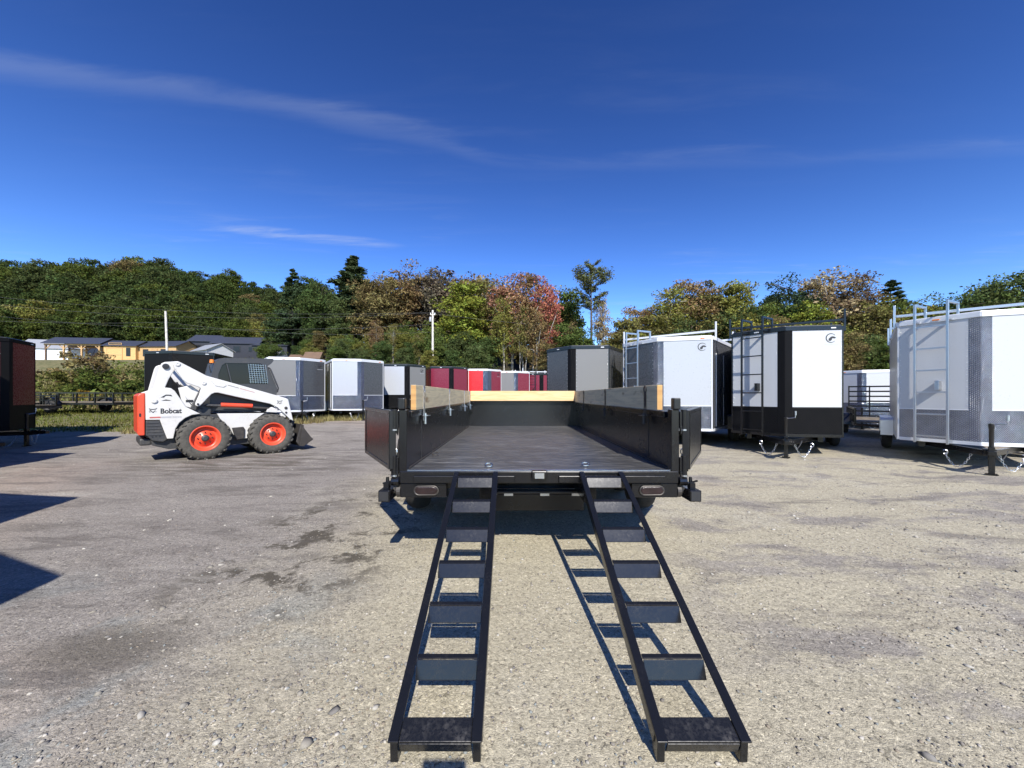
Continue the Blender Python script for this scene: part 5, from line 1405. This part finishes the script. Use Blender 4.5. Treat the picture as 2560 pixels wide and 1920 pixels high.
# understorey in front of and between them
G2 = "understorey trees along the edge of the wood"
for y, p0, p1, n, q0, q1 in ((43, 730, 1060, 9, 690, 740), (40, 560, 1050, 10, 730, 765), (41, 1180, 1420, 7, 690, 740), (38, 1330, 1960, 15, 680, 730), (46, 1380, 1980, 13, 645, 690), (36, 1900, 2320, 9, 690, 740), (44, 1960, 2320, 8, 650, 680), (58, 680, 1240, 13, 615, 660), (50, 640, 960, 9, 690, 740)):
    for i in range(n):
        p = p0 + (p1 - p0) * (i + rt.uniform(-0.3, 0.3) + 0.5) / n
        c = rt.choice(GREEN * 2 + OLIVE * 2 + YEL + [RUST[2], RUST[1]]) if p > 1000 else rt.choice(GREEN * 3 + OLIVE + [RUST[2]])
        one(rt.choice(B), p, rt.uniform(q0, q1), y + rt.uniform(-1.5, 1.5), c, ("rusty" if c in RUST else "yellow-green" if c in YEL else "olive" if c in OLIVE else "green") + " understorey tree " + ("low behind the left row of trailers" if p < 1000 else "behind the dip left of the silver trailer" if p < 1400 else "behind the white black-trimmed trailer" if p < 1900 else "behind the trailer at the right edge"), G2, hmin=3.0, hmax=14, wide=rt.uniform(1.0, 1.35))
# pale stems standing against the dark wood
for p, q0, y in ((812, 690, 42), (848, 700, 42.5), (905, 720, 42), (1088, 640, 43), (1130, 660, 42.5), (1160, 650, 42), (1238, 700, 42)):
    t_, e = sk(p, q0)
    tree(S[rt.randrange(2)], t_ * y, y, 1.33 + e * y - gz(t_ * y, y), rt.choice(OLIVE + RUST), "slender pale-stemmed tree at the edge of the wood", "pale-stemmed trees at the wood's edge", wide=0.7)

# ------------------------------------------------------------------ grass, weeds and bushes
rng = np.random.default_rng(99)
def blades(name, n, region, hgt, wid, mat, label, lean=0.35):
    P = []
    while len(P) < n:
        x, y = region()
        P.append((x, y, gz(x, y) - 0.02))
    P = np.array(P); n = len(P)
    a = rng.random(n) * 6.28; h = hgt * (0.4 + 0.9 * rng.random(n) ** 1.5)
    w = np.stack([np.cos(a), np.sin(a), np.zeros(n)], 1) * (wid * (0.6 + 0.8 * rng.random(n)))[:, None]
    b = rng.random(n) * 6.28
    tip = P + np.stack([np.cos(b) * h * lean, np.sin(b) * h * lean, h], 1)
    V = np.stack([P - w, P + w, tip], 1).reshape(-1, 3)
    o = obj(name, np_mesh(name, V, np.arange(3 * n).reshape(-1, 3), mat))
    return tag(o, label, "grass", None, "stuff")
rr_ = random.Random(3)
def reg_lawn():
    while True:
        x, y = rr_.uniform(-34, -8), rr_.uniform(12.6, 22)
        if y > grass_edge(x) + 0.5 * noise.noise((x * 0.8, y * 0.8, 0)) and (noise.noise((x * 0.5, y * 0.5, 7)) > -0.25 or rr_.random() < 0.3): return x, y
blades("lawn_grass", 30000, reg_lawn, 0.13, 0.016, M['grassblade'], "short green grass behind the gravel on the left")
def reg_dry():
    while True:
        x, y = rr_.uniform(-13, 1.5), rr_.uniform(12.5, 25)
        e = grass_edge(x)
        if e - 0.7 < y < e + 2.5 and noise.noise((x * 1.3, y * 1.3, 3)) > -0.2: return x, y
blades("dry_grass", 15000, reg_dry, 0.22, 0.014, M['drygrass'], "dry straw-coloured grass under the back row of trailers", 0.5)
def reg_bank():
    x, y = rr_.uniform(-46, -7), rr_.uniform(20.0, 44)
    return x, y
blades("tall_weeds", 26000, reg_bank, 0.75, 0.035, M['drygrass'], "tall dry weeds on the bank behind the open trailer", 0.3)
n = 26000
P = np.array([reg_bank() for _ in range(n)])
cl = np.array([noise.noise((x * 0.35, y * 0.35, 5.0)) for x, y in P])
keep = cl > -0.12
P, cl = P[keep], cl[keep]
Z = np.array([gz(x, y) for x, y in P]) + rng.random(len(P)) * (0.35 + 1.1 * np.clip(cl + 0.12, 0, 1) * 1.6)
o = obj("bank_shrubs", quads_mesh("bank_shrubs", np.column_stack([P, Z]), 0.13, M['weed'], 0.9), None)
tag(o, "green weeds and low shrubs covering the bank below the sheds", "weeds", None, "stuff")
for i, (x, y, h, c, lb) in enumerate(((-27.5, 25.5, 2.4, (0.10, 0.125, 0.03), "round green bush on the bank above the open trailer"), (-23.6, 24.6, 2.2, (0.085, 0.11, 0.028), "dark green bush on the bank left of the black trailer"),
        (-31.0, 27.0, 2.2, (0.11, 0.115, 0.03), "bush on the bank right of the dark red trailer"), (-25.4, 23.0, 1.0, (0.24, 0.17, 0.03), "small yellow bush above the open trailer's fender"), (-33.6, 30.5, 3.4, (0.20, 0.16, 0.07), "tan autumn bush at the left edge below the wires"), (-20.0, 27.5, 2.2, (0.09, 0.11, 0.03), "bush behind the black trailer"))):
    tree(BU[i % 2], x, y, h, c, lb, "bushes on the bank", "bush", 1.15)

# ------------------------------------------------------------------ the photographer, just behind the lens: only the shadow shows
def photographer():
    root = thing("person", "person in dark clothes holding up a phone, whose shadow falls at the bottom edge", "person", (0.02, -0.62, 0.0), 0.0)
    J = {'pelvis': (0, 0, 0.92), 'chest': (0, 0.02, 1.26), 'neck': (0, 0.03, 1.46), 'head': (0, 0.06, 1.60), 'top': (0, 0.05, 1.70)}
    V, E, Rr, idx = [], [], [], {}
    def add(n, p, r):
        idx[n] = len(V); V.append(p); Rr.append(r)
    def link(a, b): E.append((idx[a], idx[b]))
    add('pelvis', J['pelvis'], 0.145); add('waist', (0, 0.0, 1.06), 0.135); add('chest', J['chest'], 0.155); add('neck', J['neck'], 0.06); add('head', J['head'], 0.092); add('top', J['top'], 0.06)
    for a, b in (('pelvis', 'waist'), ('waist', 'chest'), ('chest', 'neck'), ('neck', 'head'), ('head', 'top')): link(a, b)
    for s, n in ((-1, 'l'), (1, 'r')):
        add(n + 'hip', (s * 0.10, 0, 0.86), 0.09); add(n + 'knee', (s * 0.115, 0.02, 0.48), 0.06); add(n + 'ankle', (s * 0.12, -0.01, 0.09), 0.045); add(n + 'toe', (s * 0.14, 0.15, 0.04), 0.035)
        link('pelvis', n + 'hip'); link(n + 'hip', n + 'knee'); link(n + 'knee', n + 'ankle'); link(n + 'ankle', n + 'toe')
        add(n + 'sh', (s * 0.19, 0.02, 1.38), 0.065); add(n + 'el', (s * 0.25, 0.20, 1.16), 0.045); add(n + 'wr', (s * 0.12, 0.44, 1.27), 0.030); add(n + 'hand', (s * 0.095, 0.50, 1.29), 0.028)
        link('chest', n + 'sh'); link(n + 'sh', n + 'el'); link(n + 'el', n + 'wr'); link(n + 'wr', n + 'hand')
    me = bpy.data.meshes.new("body"); me.from_pydata(V, E, [])
    o = obj("body", me, root)
    o.modifiers.new("skin", 'SKIN')
    for i, sv in enumerate(me.skin_vertices[0].data):
        sv.radius = (Rr[i], Rr[i]); sv.use_root = (i == 0)
    sb = o.modifiers.new("sub", 'SUBSURF'); sb.levels = 1; sb.render_levels = 2
    me.materials.append(M['decal'])
    MB().b(-0.08, 0.08, 0.520, 0.529, 1.262, 1.34).build("phone", M['decal'], root, bevel=0.004)
photographer()
